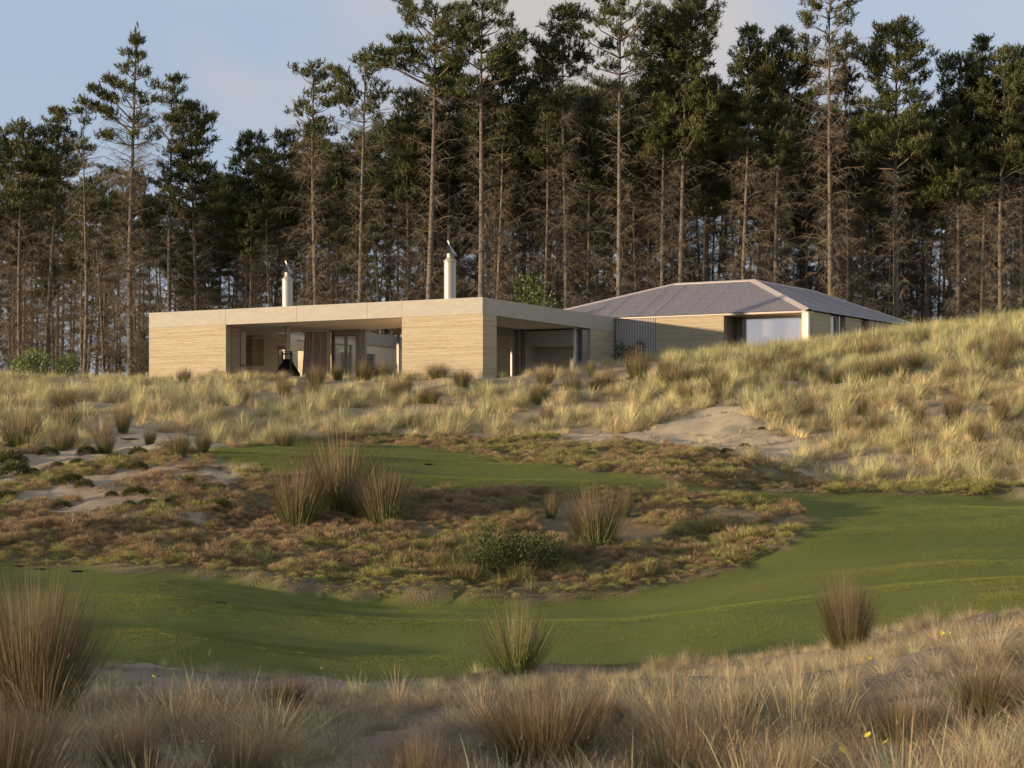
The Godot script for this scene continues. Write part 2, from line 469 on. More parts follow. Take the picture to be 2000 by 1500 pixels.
func make_profiles() -> void:
	for p in prof:
		var k: int = p.size()
		var sl := []
		for i in k - 1:
			sl.append((p[i + 1][1] - p[i][1]) / float(p[i + 1][0] - p[i][0]))
		var m := []
		for i in k:
			if i == 0: m.append(sl[0])
			elif i == k - 1: m.append(sl[k - 2])
			elif sl[i - 1] * sl[i] <= 0.0: m.append((sl[i - 1] + sl[i]) * 0.15)
			else: m.append((sl[i - 1] + sl[i]) * 0.5)
		var row := PackedFloat32Array()
		var j := 0
		for s in 341:
			var d := s * 0.5
			while j < k - 2 and d > p[j + 1][0]: j += 1
			var x0: float = p[j][0]; var w: float = p[j + 1][0] - x0
			var t := clampf((d - x0) / w, 0.0, 1.0)
			var t2 := t * t; var t3 := t2 * t
			row.push_back((2 * t3 - 3 * t2 + 1) * p[j][1] + (t3 - 2 * t2 + t) * w * m[j] + (-2 * t3 + 3 * t2) * p[j + 1][1] + (t3 - t2) * w * m[j + 1])
		HT.append(row)

func col_h(i: int, d: float) -> float:
	var row: PackedFloat32Array = HT[clampi(i, 0, COLS.size() - 1)]
	var s := clampf(d, 0.0, 169.9) * 2.0
	var k := int(s)
	return lerpf(row[k], row[k + 1], s - k)

func base_h(x: float, d: float) -> float:
	if d > 170.0:
		return lerpf(-0.5, -9.0, smoothstep(170.0, 320.0, d))
	var u := 1000.0 + x / maxf(d, 4.0) * F
	var i := 0
	while i < COLS.size() - 2 and u > COLS[i + 1]: i += 1
	var x0: float = COLS[i]; var x1: float = COLS[i + 1]
	var t := clampf((u - x0) / (x1 - x0), 0.0, 1.0)
	var a := col_h(i - 1, d); var b := col_h(i, d); var c := col_h(i + 1, d); var e := col_h(i + 2, d)
	var w := x1 - x0
	var xm: float = COLS[maxi(i - 1, 0)]; var xp: float = COLS[mini(i + 2, COLS.size() - 1)]
	var m0 := (c - a) / (x1 - xm) * w; var m1 := (e - b) / (xp - x0) * w
	var t2 := t * t; var t3 := t2 * t
	return (2 * t3 - 3 * t2 + 1) * b + (t3 - 2 * t2 + t) * m0 + (-2 * t3 + 3 * t2) * c + (t3 - t2) * m1

# plan coordinates of the house: a runs left along the front wall, b runs back along the right wall
func plan(x: float, d: float) -> Vector2:
	var rx := x + 1.236; var rd := d - 75.0
	return Vector2(-0.879 * rx + 0.477 * rd, 0.477 * rx + 0.879 * rd)

func box_dist(p: Vector2, lo: Vector2, hi: Vector2) -> float:
	var q := Vector2(maxf(lo.x - p.x, p.x - hi.x), maxf(lo.y - p.y, p.y - hi.y))
	return Vector2(maxf(q.x, 0), maxf(q.y, 0)).length() + minf(maxf(q.x, q.y), 0.0)

func ground(x: float, d: float) -> float:
	var h := base_h(x, d)
	var fw := fairway(x, d)
	h += n_mid.get_noise_2d(x, d) * lerpf(0.16, 0.015, fw) * smoothstep(3.0, 8.0, d)
	h += n_big.get_noise_2d(x, d) * 0.22 * (1.0 - fw) * smoothstep(5.0, 12.0, d) * (1.0 - smoothstep(70.0, 76.0, d) * 0.7)
	if d > 34.0 and d < 63.0: h += n_fine.get_noise_2d(x, d) * 0.10 * (1.0 - fw)
	h += (n_fair.get_noise_2d(x * 0.45 + d * 0.25, d * 1.5) * 0.26 + n_fair.get_noise_2d(x + 70.0, d) * 0.10) * fw
	# dune outside the frame on the left: its evening shade lies over the near ground
	var sx := (x + 29.0) / 9.5
	var sd := maxf(0.0, absf(d - 2.0) - 13.0) / 5.0
	h += 1.2 * exp(-sx * sx) * exp(-sd * sd)
	if d > 66.0 and d < 112.0:
		var p := plan(x, d)
		var k := 1.0 - smoothstep(0.0, 1.6, box_dist(p, Vector2(-0.1, -0.1), Vector2(20.2, 23.2)))
		h = lerpf(h, 2.92, k)
		var k2 := 1.0 - smoothstep(0.0, 1.3, box_dist(p, Vector2(-9.7, 13.3), Vector2(5.0, 28.0)))
		h = lerpf(h, 3.2, k2)
	return h + EYE

# table lookup: piecewise linear
func pl(t: Array, x: float) -> float:
	if x <= t[0][0]: return t[0][1]
	for i in t.size() - 1:
		if x <= t[i + 1][0]:
			return lerpf(t[i][1], t[i + 1][1], (x - t[i][0]) / float(t[i + 1][0] - t[i][0]))
	return t[t.size() - 1][1]

const NEAR_EDGE := [[-700, 22], [0, 24], [300, 25], [700, 25.7], [1000, 27], [1300, 27], [1650, 27.3], [2000, 26.5], [2900, 25]]
const TOE := [[-700, 38.6], [0, 38], [300, 37], [600, 36.2], [900, 35.8], [1200, 36], [1400, 37.2], [1500, 38.4], [1560, 39.6], [1605, 42.0], [1610, 99]]
const CREST := [[-700, 99], [335, 99], [370, 50.0], [420, 47.8], [600, 46.0], [800, 45.5], [1000, 45.6], [1300, 45.5], [1450, 45.3], [1560, 43.4], [1604, 42.0], [1610, 42.0]]
const UPPER := [[-700, 20], [365, 50.0], [420, 53.0], [500, 56.5], [600, 58.5], [750, 58], [850, 57], [950, 54.5], [1050, 51.5], [1150, 49.2], [1300, 47.6], [1450, 47], [1700, 47.2], [2000, 47], [2900, 47]]
const ROUGH2 := [[-700, 20], [380, 50.5], [500, 57.5], [600, 60], [750, 61], [850, 61], [1000, 61], [1100, 59], [1200, 57.5], [1350, 56], [1450, 54], [1600, 51.4], [1800, 50.5], [2000, 50.4], [2900, 50.4]]
const SAND_A := [Vector2(1040, 60.2), Vector2(1090, 58.7), Vector2(1200, 57.3), Vector2(1330, 56.0), Vector2(1430, 54.2), Vector2(1540, 54.6), Vector2(1565, 58), Vector2(1500, 59.0), Vector2(1440, 64), Vector2(1380, 63.8), Vector2(1290, 62.6), Vector2(1230, 61.0)]
const SAND_B := [Vector2(170, 55), Vector2(230, 60), Vector2(330, 59.5), Vector2(470, 57), Vector2(430, 51.5), Vector2(300, 50.5), Vector2(200, 52)]

var sand_a := PackedVector2Array(SAND_A)
var sand_b := PackedVector2Array(SAND_B)
func bearing(x: float, d: float) -> float:
	return 1000.0 + x / maxf(d, 4.0) * F

# 0..1: how much a spot belongs to the mown fairway
func fairway(x: float, d: float) -> float:
	if d < 20.0 or d > 62.0: return 0.0
	var u := bearing(x, d)
	var j := n_edge.get_noise_2d(x, d) * 0.7
	var low := smoothstep(-0.25, 0.25, d - pl(NEAR_EDGE, u) + j)
	var k := 0.0
	if u > 1608.0:
		k = low * smoothstep(-0.2, 0.2, pl(UPPER, u) - d + j * 0.5)
	else:
		k = maxf(low * smoothstep(-0.3, 0.3, pl(TOE, u) - d + j), smoothstep(-0.25, 0.25, d - pl(CREST, u) + j) * smoothstep(-0.3, 0.3, pl(UPPER, u) - d + j))
	return k

# ground cover class: 0 fore grass, 1 fairway, 2 rough, 3 left sandy slope, 4 bare sand, 5 dune grass, 6 forest floor
func cover(x: float, d: float) -> int:
	var u := bearing(x, d)
	var j := n_edge.get_noise_2d(x * 0.7, d * 0.7)
	if fairway(x, d) > 0.5: return 1
	if d < pl(NEAR_EDGE, u): return 0
	if u <= 1608.0 and d < pl(CREST, u) and d < 56.0:
		if u < 470.0 + j * 40.0 - (47.0 - d) * 12.0 and d > 42.6 - (u - 200.0) * 0.003 + j * 1.2 and d < 53.0 + j: return 3
		if u < 385.0 and d > 51.5: return 5 if not Geometry2D.is_point_in_polygon(Vector2(u + j * 14.0, d), sand_b) else 4
		return 2
	if d < pl(ROUGH2, u) + j * 0.8 and u > 380.0: return 2
	if Geometry2D.is_point_in_polygon(Vector2(u + j * 18.0, d), sand_a): return 4
	if Geometry2D.is_point_in_polygon(Vector2(u + j * 14.0, d), sand_b): return 4
	if d < 90.0: return 5
	return 6

# where the sight line of bearing u and height mark y meets the ground
func hit(u: float, y: float, d0 := 6.0) -> Vector3:
	var d := d0
	while d < 130.0:
		var x := (u - 1000.0) / F * d
		if EYE + (880.0 - y) / F * d < ground(x, d):
			break
		d += 0.2
	d -= 0.1
	var xx := (u - 1000.0) / F * d
	return Vector3(xx, ground(xx, d), -d)

func on_ground(x: float, d: float) -> Vector3:
	return Vector3(x, ground(x, d), -d)

func axis_list(fine0: float, fine1: float, step: float, far0: float, far1: float) -> PackedFloat32Array:
	var out := PackedFloat32Array()
	var a := []
	var s := step; var p := fine0
	while p > far0:
		s *= 1.35
		p -= s
		a.append(maxf(p, far0))
	a.reverse()
	for q in a: out.push_back(q)
	p = fine0
	while p <= fine1:
		out.push_back(p)
		p += step
	s = step
	while p < far1:
		out.push_back(p)
		s *= 1.35
		p += s
	out.push_back(far1)
	return out

func make_ground() -> void:
	var xs := axis_list(-30.0, 34.0, 0.3, -2500.0, 2500.0)
	var ds := axis_list(4.0, 92.0, 0.3, -2500.0, 2500.0)
	var nx := xs.size(); var nd := ds.size()
	var v := PackedVector3Array(); var nn := PackedVector3Array(); var cc := PackedColorArray()
	var kind := PackedByteArray()
	var hs := PackedFloat32Array()
	hs.resize(nx * nd); kind.resize(nx * nd)
	for j in nd:
		for i in nx:
			hs[j * nx + i] = ground(xs[i], ds[j])
			kind[j * nx + i] = cover(xs[i], ds[j])
	var cn := noise(61, 0.35, 4)
	for j in nd:
		for i in nx:
			var x := xs[i]; var d := ds[j]
			v.push_back(Vector3(x, hs[j * nx + i], -d))
			var i0 := maxi(i - 1, 0); var i1 := mini(i + 1, nx - 1); var j0 := maxi(j - 1, 0); var j1 := mini(j + 1, nd - 1)
			nn.push_back(Vector3(-(hs[j * nx + i1] - hs[j * nx + i0]) / (xs[i1] - xs[i0]), 1.0, (hs[j1 * nx + i] - hs[j0 * nx + i]) / (ds[j1] - ds[j0])).normalized())
			var t := cn.get_noise_2d(x, d)
			var col := Color(0.40, 0.31, 0.205)
			match kind[j * nx + i]:
				0: col = Color(0.33, 0.26, 0.185).lerp(Color(0.20, 0.15, 0.105), clampf(0.4 + t, 0, 1))
				1: col = Color(0.125, 0.14, 0.035).lerp(Color(0.15, 0.155, 0.043), clampf(0.5 + t, 0, 1))
				2: col = Color(0.17, 0.135, 0.07).lerp(Color(0.27, 0.205, 0.13), clampf(0.3 + t * 1.2, 0, 1))
				3: col = Color(0.44, 0.35, 0.25).lerp(Color(0.35, 0.275, 0.195), clampf(0.4 + t, 0, 1))
				4: col = Color(0.60, 0.47, 0.305).lerp(Color(0.54, 0.425, 0.275), clampf(0.5 + t, 0, 1))
				5: col = Color(0.44, 0.345, 0.225).lerp(Color(0.33, 0.25, 0.16), clampf(0.5 + t, 0, 1))
				6: col = Color(0.10, 0.075, 0.05)
			cc.push_back(col)
	for what in 2:
		var idx := PackedInt32Array()
		for j in nd - 1:
			for i in nx - 1:
				var a := j * nx + i; var b := a + 1; var c := a + nx; var e := c + 1
				var q := (int(kind[a] == 1) + int(kind[b] == 1) + int(kind[c] == 1) + int(kind[e] == 1)) >= 3
				if q != (what == 1): continue
				idx.append_array([a, c, e, a, e, b])
		var arr := []
		arr.resize(Mesh.ARRAY_MAX)
		arr[Mesh.ARRAY_VERTEX] = v; arr[Mesh.ARRAY_NORMAL] = nn; arr[Mesh.ARRAY_COLOR] = cc; arr[Mesh.ARRAY_INDEX] = idx
		var am := ArrayMesh.new()
		am.add_surface_from_arrays(Mesh.PRIMITIVE_TRIANGLES, arr)
		am.surface_set_material(0, M.turf if what == 1 else M.sand)
		var o := part("fairway" if what == 1 else "dune_ground", am, self)
		tag(o, "mown green golf fairway winding round the brown hummock" if what == 1 else "pale sandy dune ground between the grasses", "fairway" if what == 1 else "ground", "", "structure")

# ------------------------------------------------------------------ houses
const TURN := -0.4974                # 28.5 degrees
func house_root(called: String, label: String, category: String) -> Node3D:
	return thing(called, label, category, Vector3(-1.236, FLOOR, -75.0), TURN)

func glass_wall(parent: Node3D, x0: float, x1: float, y0: float, y1: float, z0: float, z1: float, called := "glass_door") -> void:
	# a framed leaf: x-long or z-long
	var root := Node3D.new()
	root.name = called
	parent.add_child(root, true)
	var f := 0.06
	if absf(x1 - x0) > absf(z1 - z0):
		pbox("pane", root, M.glass, x0 + f, x1 - f, y0 + f, y1 - f, (z0 + z1) / 2 - 0.006, (z0 + z1) / 2 + 0.006)
		pbox("stile", root, M.alu, x0, x0 + f, y0, y1, z0, z1)
		pbox("stile", root, M.alu, x1 - f, x1, y0, y1, z0, z1)
		pbox("rail", root, M.alu, x0 + f, x1 - f, y1 - f, y1, z0, z1)
		pbox("rail", root, M.alu, x0 + f, x1 - f, y0, y0 + f, z0, z1)
	else:
		pbox("pane", root, M.glass, (x0 + x1) / 2 - 0.006, (x0 + x1) / 2 + 0.006, y0 + f, y1 - f, z0 + f, z1 - f)
		pbox("stile", root, M.alu, x0, x1, y0, y1, z0, z0 + f)
		pbox("stile", root, M.alu, x0, x1, y0, y1, z1 - f, z1)
		pbox("rail", root, M.alu, x0, x1, y1 - f, y1, z0 + f, z1 - f)
		pbox("rail", root, M.alu, x0, x1, y0, y0 + f, z0 + f, z1 - f)

func flue(parent: Node3D, x: float, z: float, r: float, top: float) -> void:
	var root := Node3D.new()
	root.name = "chimney_flue"
	parent.add_child(root, true)
	root.position = Vector3(x, 3.40, z)
	var b := MB.new()
	b.lathe(Vector3.ZERO, [[r * 1.12, 0.0], [r * 1.12, 0.05], [r, 0.06], [r, top - 0.02], [r * 1.1, top], [r * 1.1, top + 0.03]], 28)
	b.lathe(Vector3.ZERO, [[r * 1.1, top + 0.03], [r * 0.62, top + 0.17], [r * 0.55, top + 0.18], [r * 0.55, top + 0.36], [r * 0.5, top + 0.36]], 28)
	part("flue_pipe", b.build(M.steel), root)
	# turning cowl: half a cone, open towards the left, with a tail fin
	var c := MB.new()
	var o := Vector3(0, top + 0.30, 0)
	var apex := o + Vector3(-0.05, r * 2.0, 0.03)
	var k := 14
	for i in k:
		var a := 2.75 + 4.3 * i / k; var e := 2.75 + 4.3 * (i + 1) / k
		var p := o + Vector3(cos(a) * r * 1.2, 0, sin(a) * r * 1.2); var q := o + Vector3(cos(e) * r * 1.2, 0, sin(e) * r * 1.2)
		c.tri(p, apex, q)
		var w := Vector3(0.0, -0.012, 0.0)
		c.tri(p * 0.985 + w, q * 0.985 + w, apex + Vector3(-0.02, -0.05, 0))
	var m: StandardMaterial3D = M.zinc.duplicate()
	m.cull_mode = BaseMaterial3D.CULL_DISABLED
	part("cowl", c.build(m), root)
	var t := MB.new()
	t.quad(apex + Vector3(0.03, -0.12, 0.004), apex + Vector3(-0.09, 0.10, 0.004), apex + Vector3(-0.02, 0.12, 0.004), apex + Vector3(0.05, -0.04, 0.004))
	t.quad(apex + Vector3(0.03, -0.12, -0.004), apex + Vector3(0.05, -0.04, -0.004), apex + Vector3(-0.02, 0.12, -0.004), apex + Vector3(-0.09, 0.10, -0.004))
	part("tail_fin", t.build(m), root)

func make_house() -> void:
	var h := house_root("flat_roofed_house", "flat-roofed rammed earth house with concrete fascia and open terrace", "house")
	var S := 2.78   # soffit
	# floor slab and plinth
	pbox("floor_slab", h, M.slab, -18.2, 0.12, -0.45, 0.0, -13.2, 0.22)
	pbox("floor_slab", h, M.slab, -20.1, -4.8, -0.45, -0.004, -23.1, -13.21)
	# rammed earth walls
	pbox("rammed_earth_wall", h, M.earth, -4.03, 0.0, -0.55, 2.733, -0.45, 0.0).set_meta("label", "sunlit rammed earth wall at the near corner")
	pbox("rammed_earth_wall", h, M.earth, -0.45, -0.001, -0.55, 2.732, -1.21, -0.452)
	pbox("rammed_earth_wall", h, M.earth, -18.09, -13.57, -0.55, 2.733, -0.40, 0.0).set_meta("label", "sunlit rammed earth wall at the left end")
	pbox("rammed_earth_wall", h, M.earth, -17.69, -13.57, 0.0, S, -1.05, -0.56)
	pbox("rammed_earth_wall", h, M.earth, -0.376, 0.0, -0.55, 2.733, -13.07, -10.39)
	pbox("wall", h, M.plaster, -4.028, -3.72, 0.0, S, -5.7, -0.452)
	pbox("wall", h, M.plaster, -18.088, -17.7, 0.0, S, -9.7, -0.402)
	pbox("rammed_earth_block", h, M.earth, -17.69, -17.0, 1.27, 2.58, -7.55, -6.6)
	pbox("wall", h, M.plaster, -18.088, -17.7, 0.0, S, -11.5, -11.3)
	pbox("wall", h, M.plaster, -18.088, -17.7, 2.25, S, -13.0, -11.502)
	# left-hand glazed timber door
	var dr := Node3D.new(); dr.name = "timber_door"; h.add_child(dr)
	pbox("jamb", dr, M.timber, -18.0, -17.72, 0.0, 2.4, -9.86, -9.702)
	pbox("jamb", dr, M.timber, -18.0, -17.72, 0.0, 2.4, -11.298, -10.85)
	pbox("head", dr, M.timber, -18.0, -17.72, 2.25, 2.4, -10.848, -9.862)
	pbox("pane", dr, M.glass, -17.87, -17.858, 0.02, 2.24, -10.84, -9.87)
	pbox("wall", h, M.plaster, -18.0, -17.705, 2.402, S, -11.298, -9.702)
	# partition of the left room and the kitchen
	pbox("wall", h, M.plaster, -15.2, -15.0, 0.0, S, -13.0, -12.6)
	pbox("wall", h, M.plaster, -15.2, -15.0, 0.0, S, -7.6, -7.0)
	pbox("wall", h, M.plaster, -15.2, -15.0, 2.5, S, -12.598, -7.602)
	glass_wall(h, -15.14, -15.06, 0.0, 2.49, -12.59, -10.11, "glass_wall")
	glass_wall(h, -15.14, -15.06, 0.0, 2.49, -10.09, -7.61, "glass_wall")
	pbox("wall", h, M.plaster, -7.3, -7.1, 0.0, S, -13.0, -5.9)
	pbox("wall", h, M.plaster, -7.098, -0.38, 0.0, S, -13.05, -12.75)
	# loggia: hooded hearth wall
	pbox("hearth_back", h, M.concrete, -3.26, -0.38, 0.0, S, -10.95, -10.7)
	pbox("hearth_hood", h, M.concrete, -3.08, -0.50, 1.93, 2.67, -10.5, -9.6, 0.012)
	pbox("hearth_cheek", h, M.concrete, -3.26, -3.085, 0.0, 2.738, -10.69, -9.62)
	pbox("hearth_cheek", h, M.white, -0.495, -0.385, 0.0, 2.738, -10.69, -9.58)
	pbox("hearth_shelf", h, M.concrete, -3.08, -0.50, 0.0, 0.42, -10.69, -9.9, 0.01)
	# stacked sliding leaves on the right of the loggia
	for k in 3:
		pbox("sliding_leaf", h, M.alu if k != 1 else M.bronze, -0.36 + k * 0.1, -0.30 + k * 0.1, 0.02, 2.68, -10.36, -9.66 - 0.05 * k)
	# glazed side of the loggia
	for k in 4:
		glass_wall(h, -3.30, -3.22, 0.02, 2.4, -2.9 - 1.9 * k + 0.02, -1.02 - 1.9 * k)
	pbox("door_head", h, M.alu, -3.32, -3.20, 2.41, 2.738, -8.6, -1.0)
	for k in 4:
		pbox("sliding_leaf", h, M.alu if k % 2 == 0 else M.bronze, -3.36 + 0.03 * k, -3.24 + 0.03 * k, 0.02, 2.738, -8.84 - 0.25 * k, -8.62 - 0.25 * k)
	# kitchen furniture seen through the loggia glass
	pbox("kitchen_bench", h, M.stain, -6.6, -5.2, 0.0, 0.92, -11.5, -8.5, 0.02)
	pbox("kitchen_cupboard", h, M.timber, -5.0, -4.2, 0.0, 2.2, -12.7, -12.2, 0.02)
	# back line of the terrace: glass doors and posts
	var z := -5.7
	pbox("post", h, M.bronze, -11.56, -11.46, 0.0, 2.738, z - 0.08, z + 0.08)
	glass_wall(h, -11.45, -10.78, 0.02, 2.5, z - 0.04, z + 0.04)
	glass_wall(h, -10.82, -10.15, 0.02, 2.5, z - 0.14, z - 0.06)
	pbox("door_head", h, M.alu, -11.45, -9.9, 2.505, 2.738, z - 0.15, z + 0.06)
	pbox("post", h, M.alu, -10.14, -9.92, 0.0, 2.738, z - 0.08, z + 0.10)
	pbox("post", h, M.alu, -9.80, -9.60, 0.0, 2.738, z - 0.04, z + 0.12)
	pbox("post", h, M.bronze, -7.86, -7.74, 0.0, 2.738, z - 0.06, z + 0.06)
	# front channel with the folded leaves beside the left wall
	pbox("door_channel", h, M.alu, -13.66, -13.56, 0.0, 2.738, -0.54, -0.42)
	pbox("lit_edge_leaf", h, M.white, -15.06, -14.98, 0.0, 2.62, -3.4, -3.0)  # off-white paint stands in for sunlight on the door edge
	pbox("door_handle", h, M.black, -14.96, -14.75, 1.0, 1.03, -3.02, -2.98)
	# ceilings
	for q in [[-18.08, -0.22, -5.88, -0.22], [-18.08, -15.0, -13.05, -5.882], [-7.3, -0.22, -13.05, -5.882]]:
		pbox("ceiling", h, M.ceiling, q[0], q[1], 2.74, 2.778, q[2], q[3])
	# roof slabs
	for q in [[-17.9, -0.2, -5.7, -0.2], [-17.9, -15.2, -12.9, -5.702], [-7.2, -0.2, -12.9, -5.702]]:
		pbox("roof_slab", h, M.slab, q[0], q[1], 2.782, 3.38, q[2], q[3])
	# concrete fascia panels, 6 mm joints
	var j := 0.006
	var fr := [-18.09, -13.57, -9.6, -5.83, -4.03, 0.0]
	for i in fr.size() - 1:
		pbox("fascia_panel", h, M.concrete, fr[i] + (0.0 if i == 0 else j), fr[i + 1], 2.735, 3.45, -0.2, 0.012 if i % 2 == 0 else 0.010, 0.006)
	var sd := [-0.202, -1.21, -5.67, -10.39, -13.07]
	for i in sd.size() - 1:
		pbox("fascia_panel", h, M.concrete, -0.2, 0.01, 2.735, 3.45, sd[i + 1], sd[i] - j, 0.006)
	# inner court edges and far sides
	pbox("fascia_panel", h, M.concrete, -14.99, -7.31, S + 0.002, 3.44, -5.9, -5.71, 0.006)
	pbox("fascia_panel", h, M.concrete, -7.5, -7.302, S + 0.002, 3.44, -13.07, -5.91, 0.006)
	pbox("fascia_panel", h, M.concrete, -15.19, -14.992, S + 0.002, 3.44, -13.07, -5.91, 0.006)
	pbox("fascia_panel", h, M.concrete, -18.09, -17.91, S + 0.002, 3.44, -13.07, -0.21, 0.006)
	pbox("fascia_panel", h, M.concrete, -17.9, -15.2, S + 0.002, 3.44, -13.07, -12.91, 0.006)
	pbox("fascia_panel", h, M.concrete, -7.2, -0.21, S + 0.002, 3.44, -13.07, -12.91, 0.006)
	# back wing round the court
	pbox("wall", h, M.plaster, -20.0, -16.8, 0.0, S, -13.55, -13.3)
	pbox("wall", h, M.plaster, -20.0, -19.75, 0.0, S, -23.0, -13.552)
	pbox("wall", h, M.plaster, -17.05, -16.8, 0.0, S, -14.2, -13.552)
	pbox("wall", h, M.plaster, -17.05, -16.8, 0.0, S, -19.5, -17.6)
	pbox("wall", h, M.plaster, -17.05, -16.8, 2.3, S, -17.598, -14.202)
	glass_wall(h, -16.96, -16.88, 0.0, 2.29, -17.59, -15.91, "glass_wall")
	glass_wall(h, -16.96, -16.88, 0.0, 2.29, -15.89, -14.21, "glass_wall")
	pbox("wall", h, M.plaster, -19.748, -5.0, 0.0, S, -23.0, -22.75)
	pbox("wall", h, M.plaster, -5.25, -5.0, 0.0, S, -22.748, -19.752)
	pbox("wall", h, M.plaster, -16.798, -5.0, 2.5, S, -19.75, -19.5)
	var px0 := -16.798
	for k in 3:
		pbox("wall", h, M.plaster, px0, -15.6 + k * 3.2, 0.0, 2.498, -19.75, -19.5)
		glass_wall(h, -15.59 + k * 3.2, -14.21 + k * 3.2, 0.0, 2.49, -19.66, -19.58, "glass_wall")
		px0 = -14.2 + k * 3.2
	pbox("wall", h, M.plaster, px0, -5.0, 0.0, 2.498, -19.75, -19.5)
	pbox("fascia_panel", h, M.concrete, -20.05, -16.7, S + 0.002, 3.45, -19.4, -13.25, 0.006)
	pbox("fascia_panel", h, M.concrete, -16.69, -4.9, S + 0.002, 3.45, -23.05, -19.4, 0.006)
	# flues
	flue(h, -11.9, -2.5, 0.25, 1.52)
	flue(h, -3.08, -2.5, 0.27, 1.93)
	var col := MB.new()
	col.lathe(Vector3(-11.9, 0, -2.5), [[0.125, 1.15], [0.125, 2.72], [0.28, 2.725], [0.28, 2.739]], 20)
	part("inner_flue", col.build(M.steel), h)
	# downlights under the loggia ceiling
	for p in [Vector2(-1.35, -4.5), Vector2(-1.48, -6.25)]:
		var l := MB.new()
		l.lathe(Vector3(p.x, 0, p.y), [[0.0, 2.56], [0.038, 2.56], [0.04, 2.565], [0.04, 2.74]], 14)
		part("downlight", l.build(M.lamp), h)

	# curtain gathered beside the glass doors
	var cu := thing("curtain", "dusky mauve curtain gathered at the back of the terrace", "curtain", h.position, TURN)
	var cm := MB.new()
	var n := 84
	for i in n:
		var t0 := float(i) / n; var t1 := float(i + 1) / n
		var pts := []
		for q in [[t0, 1.0], [t1, 1.0], [t1, 0.0], [t0, 0.0]]:
			var t: float = q[0]; var top: float = q[1]
			var fold := sin(t * 62.0 + sin(t * 9.0) * 2.0) * lerpf(0.075, 0.045, top) + sin(t * 23.0) * 0.02
			pts.append(Vector3(lerpf(-13.25 + 0.2 * top, -11.58, t), 0.02 + 2.66 * top, -5.55 + fold))
		cm.quad(pts[0], pts[1], pts[2], pts[3], Vector3(0, 0, 1))
	part("curtain_cloth", cm.build(M.curtain), cu)
	pbox("curtain_track", cu, M.bronze, -13.2, -11.5, 2.66, 2.70, -5.6, -5.5)

	# black fire hood with its lifting frame
	var fp := thing("outdoor_fireplace", "black steel fire hood and lifting frame on the terrace", "fireplace", h.to_global(Vector3(-11.9, 0, -2.5)), TURN)
	var hm := MB.new()
	var w0 := 0.16; var w1 := 0.42
	for i in 4:
		var a := Vector3.RIGHT.rotated(Vector3.UP, TAU * i / 4 + PI / 4); var e := Vector3.RIGHT.rotated(Vector3.UP, TAU * (i + 1) / 4 + PI / 4)
		hm.quad(a * w1 * 1.41 + Vector3(0, 0.55, 0), e * w1 * 1.41 + Vector3(0, 0.55, 0), e * w0 * 1.41 + Vector3(0, 1.12, 0), a * w0 * 1.41 + Vector3(0, 1.12, 0), a + e)
		hm.quad(a * w0 * 1.41 + Vector3(0, 1.12, 0), e * w0 * 1.41 + Vector3(0, 1.12, 0), e * w0 * 1.41 + Vector3(0, 1.22, 0), a * w0 * 1.41 + Vector3(0, 1.22, 0), a + e)
		hm.quad(a * w1 * 1.41 + Vector3(0, 0.0, 0), e * w1 * 1.41 + Vector3(0, 0.0, 0), e * w1 * 1.41 + Vector3(0, 0.55, 0), a * w1 * 1.41 + Vector3(0, 0.55, 0), a + e)
	part("fire_hood", hm.build(M.black), fp)
	for x in [0.12, 0.62]:
		pbox("frame_post", fp, M.black, x - 0.035, x + 0.035, 0.0 if x > 0.5 else 1.1, 1.52, 0.55, 0.62)
	pbox("frame_beam", fp, M.black, 0.08, 0.68, 1.40, 1.47, 0.54, 0.63)
	pbox("frame_beam", fp, M.black, 0.08, 0.68, 1.52, 1.55, 0.56, 0.61)
	var wn := [["winch_handle", [Vector3(0.65, 0.62, 0.62), Vector3(0.80, 0.62, 0.62)], 0.045], ["stay_rod", [Vector3(0.40, 1.40, 0.58), Vector3(0.18, 1.12, 0.58)], 0.009], ["lifting_cable", [Vector3(0.68, 1.46, 0.6), Vector3(0.78, 1.1, 0.6), Vector3(0.76, 0.6, 0.6)], 0.009]]
	for q in wn:
		var wh := MB.new()
		var rr := PackedFloat32Array()
		for i in q[1].size(): rr.push_back(q[2])
		wh.tube(PackedVector3Array(q[1]), rr, 8, true)
		part(q[0], wh.build(M.black), fp)

	# white stool stone by the fire
	var st := thing("white_stone_stool", "rounded white stone stool in front of the black fire hood", "stool", h.to_global(Vector3(-10.95, 0, -0.75)), TURN)
	var sb := MB.new()
	sb.lathe(Vector3.ZERO, [[0.0, 0.36], [0.12, 0.352], [0.19, 0.31], [0.215, 0.22], [0.20, 0.08], [0.17, 0.0]], 20)
	part("stone_seat", sb.build(M.white), st)

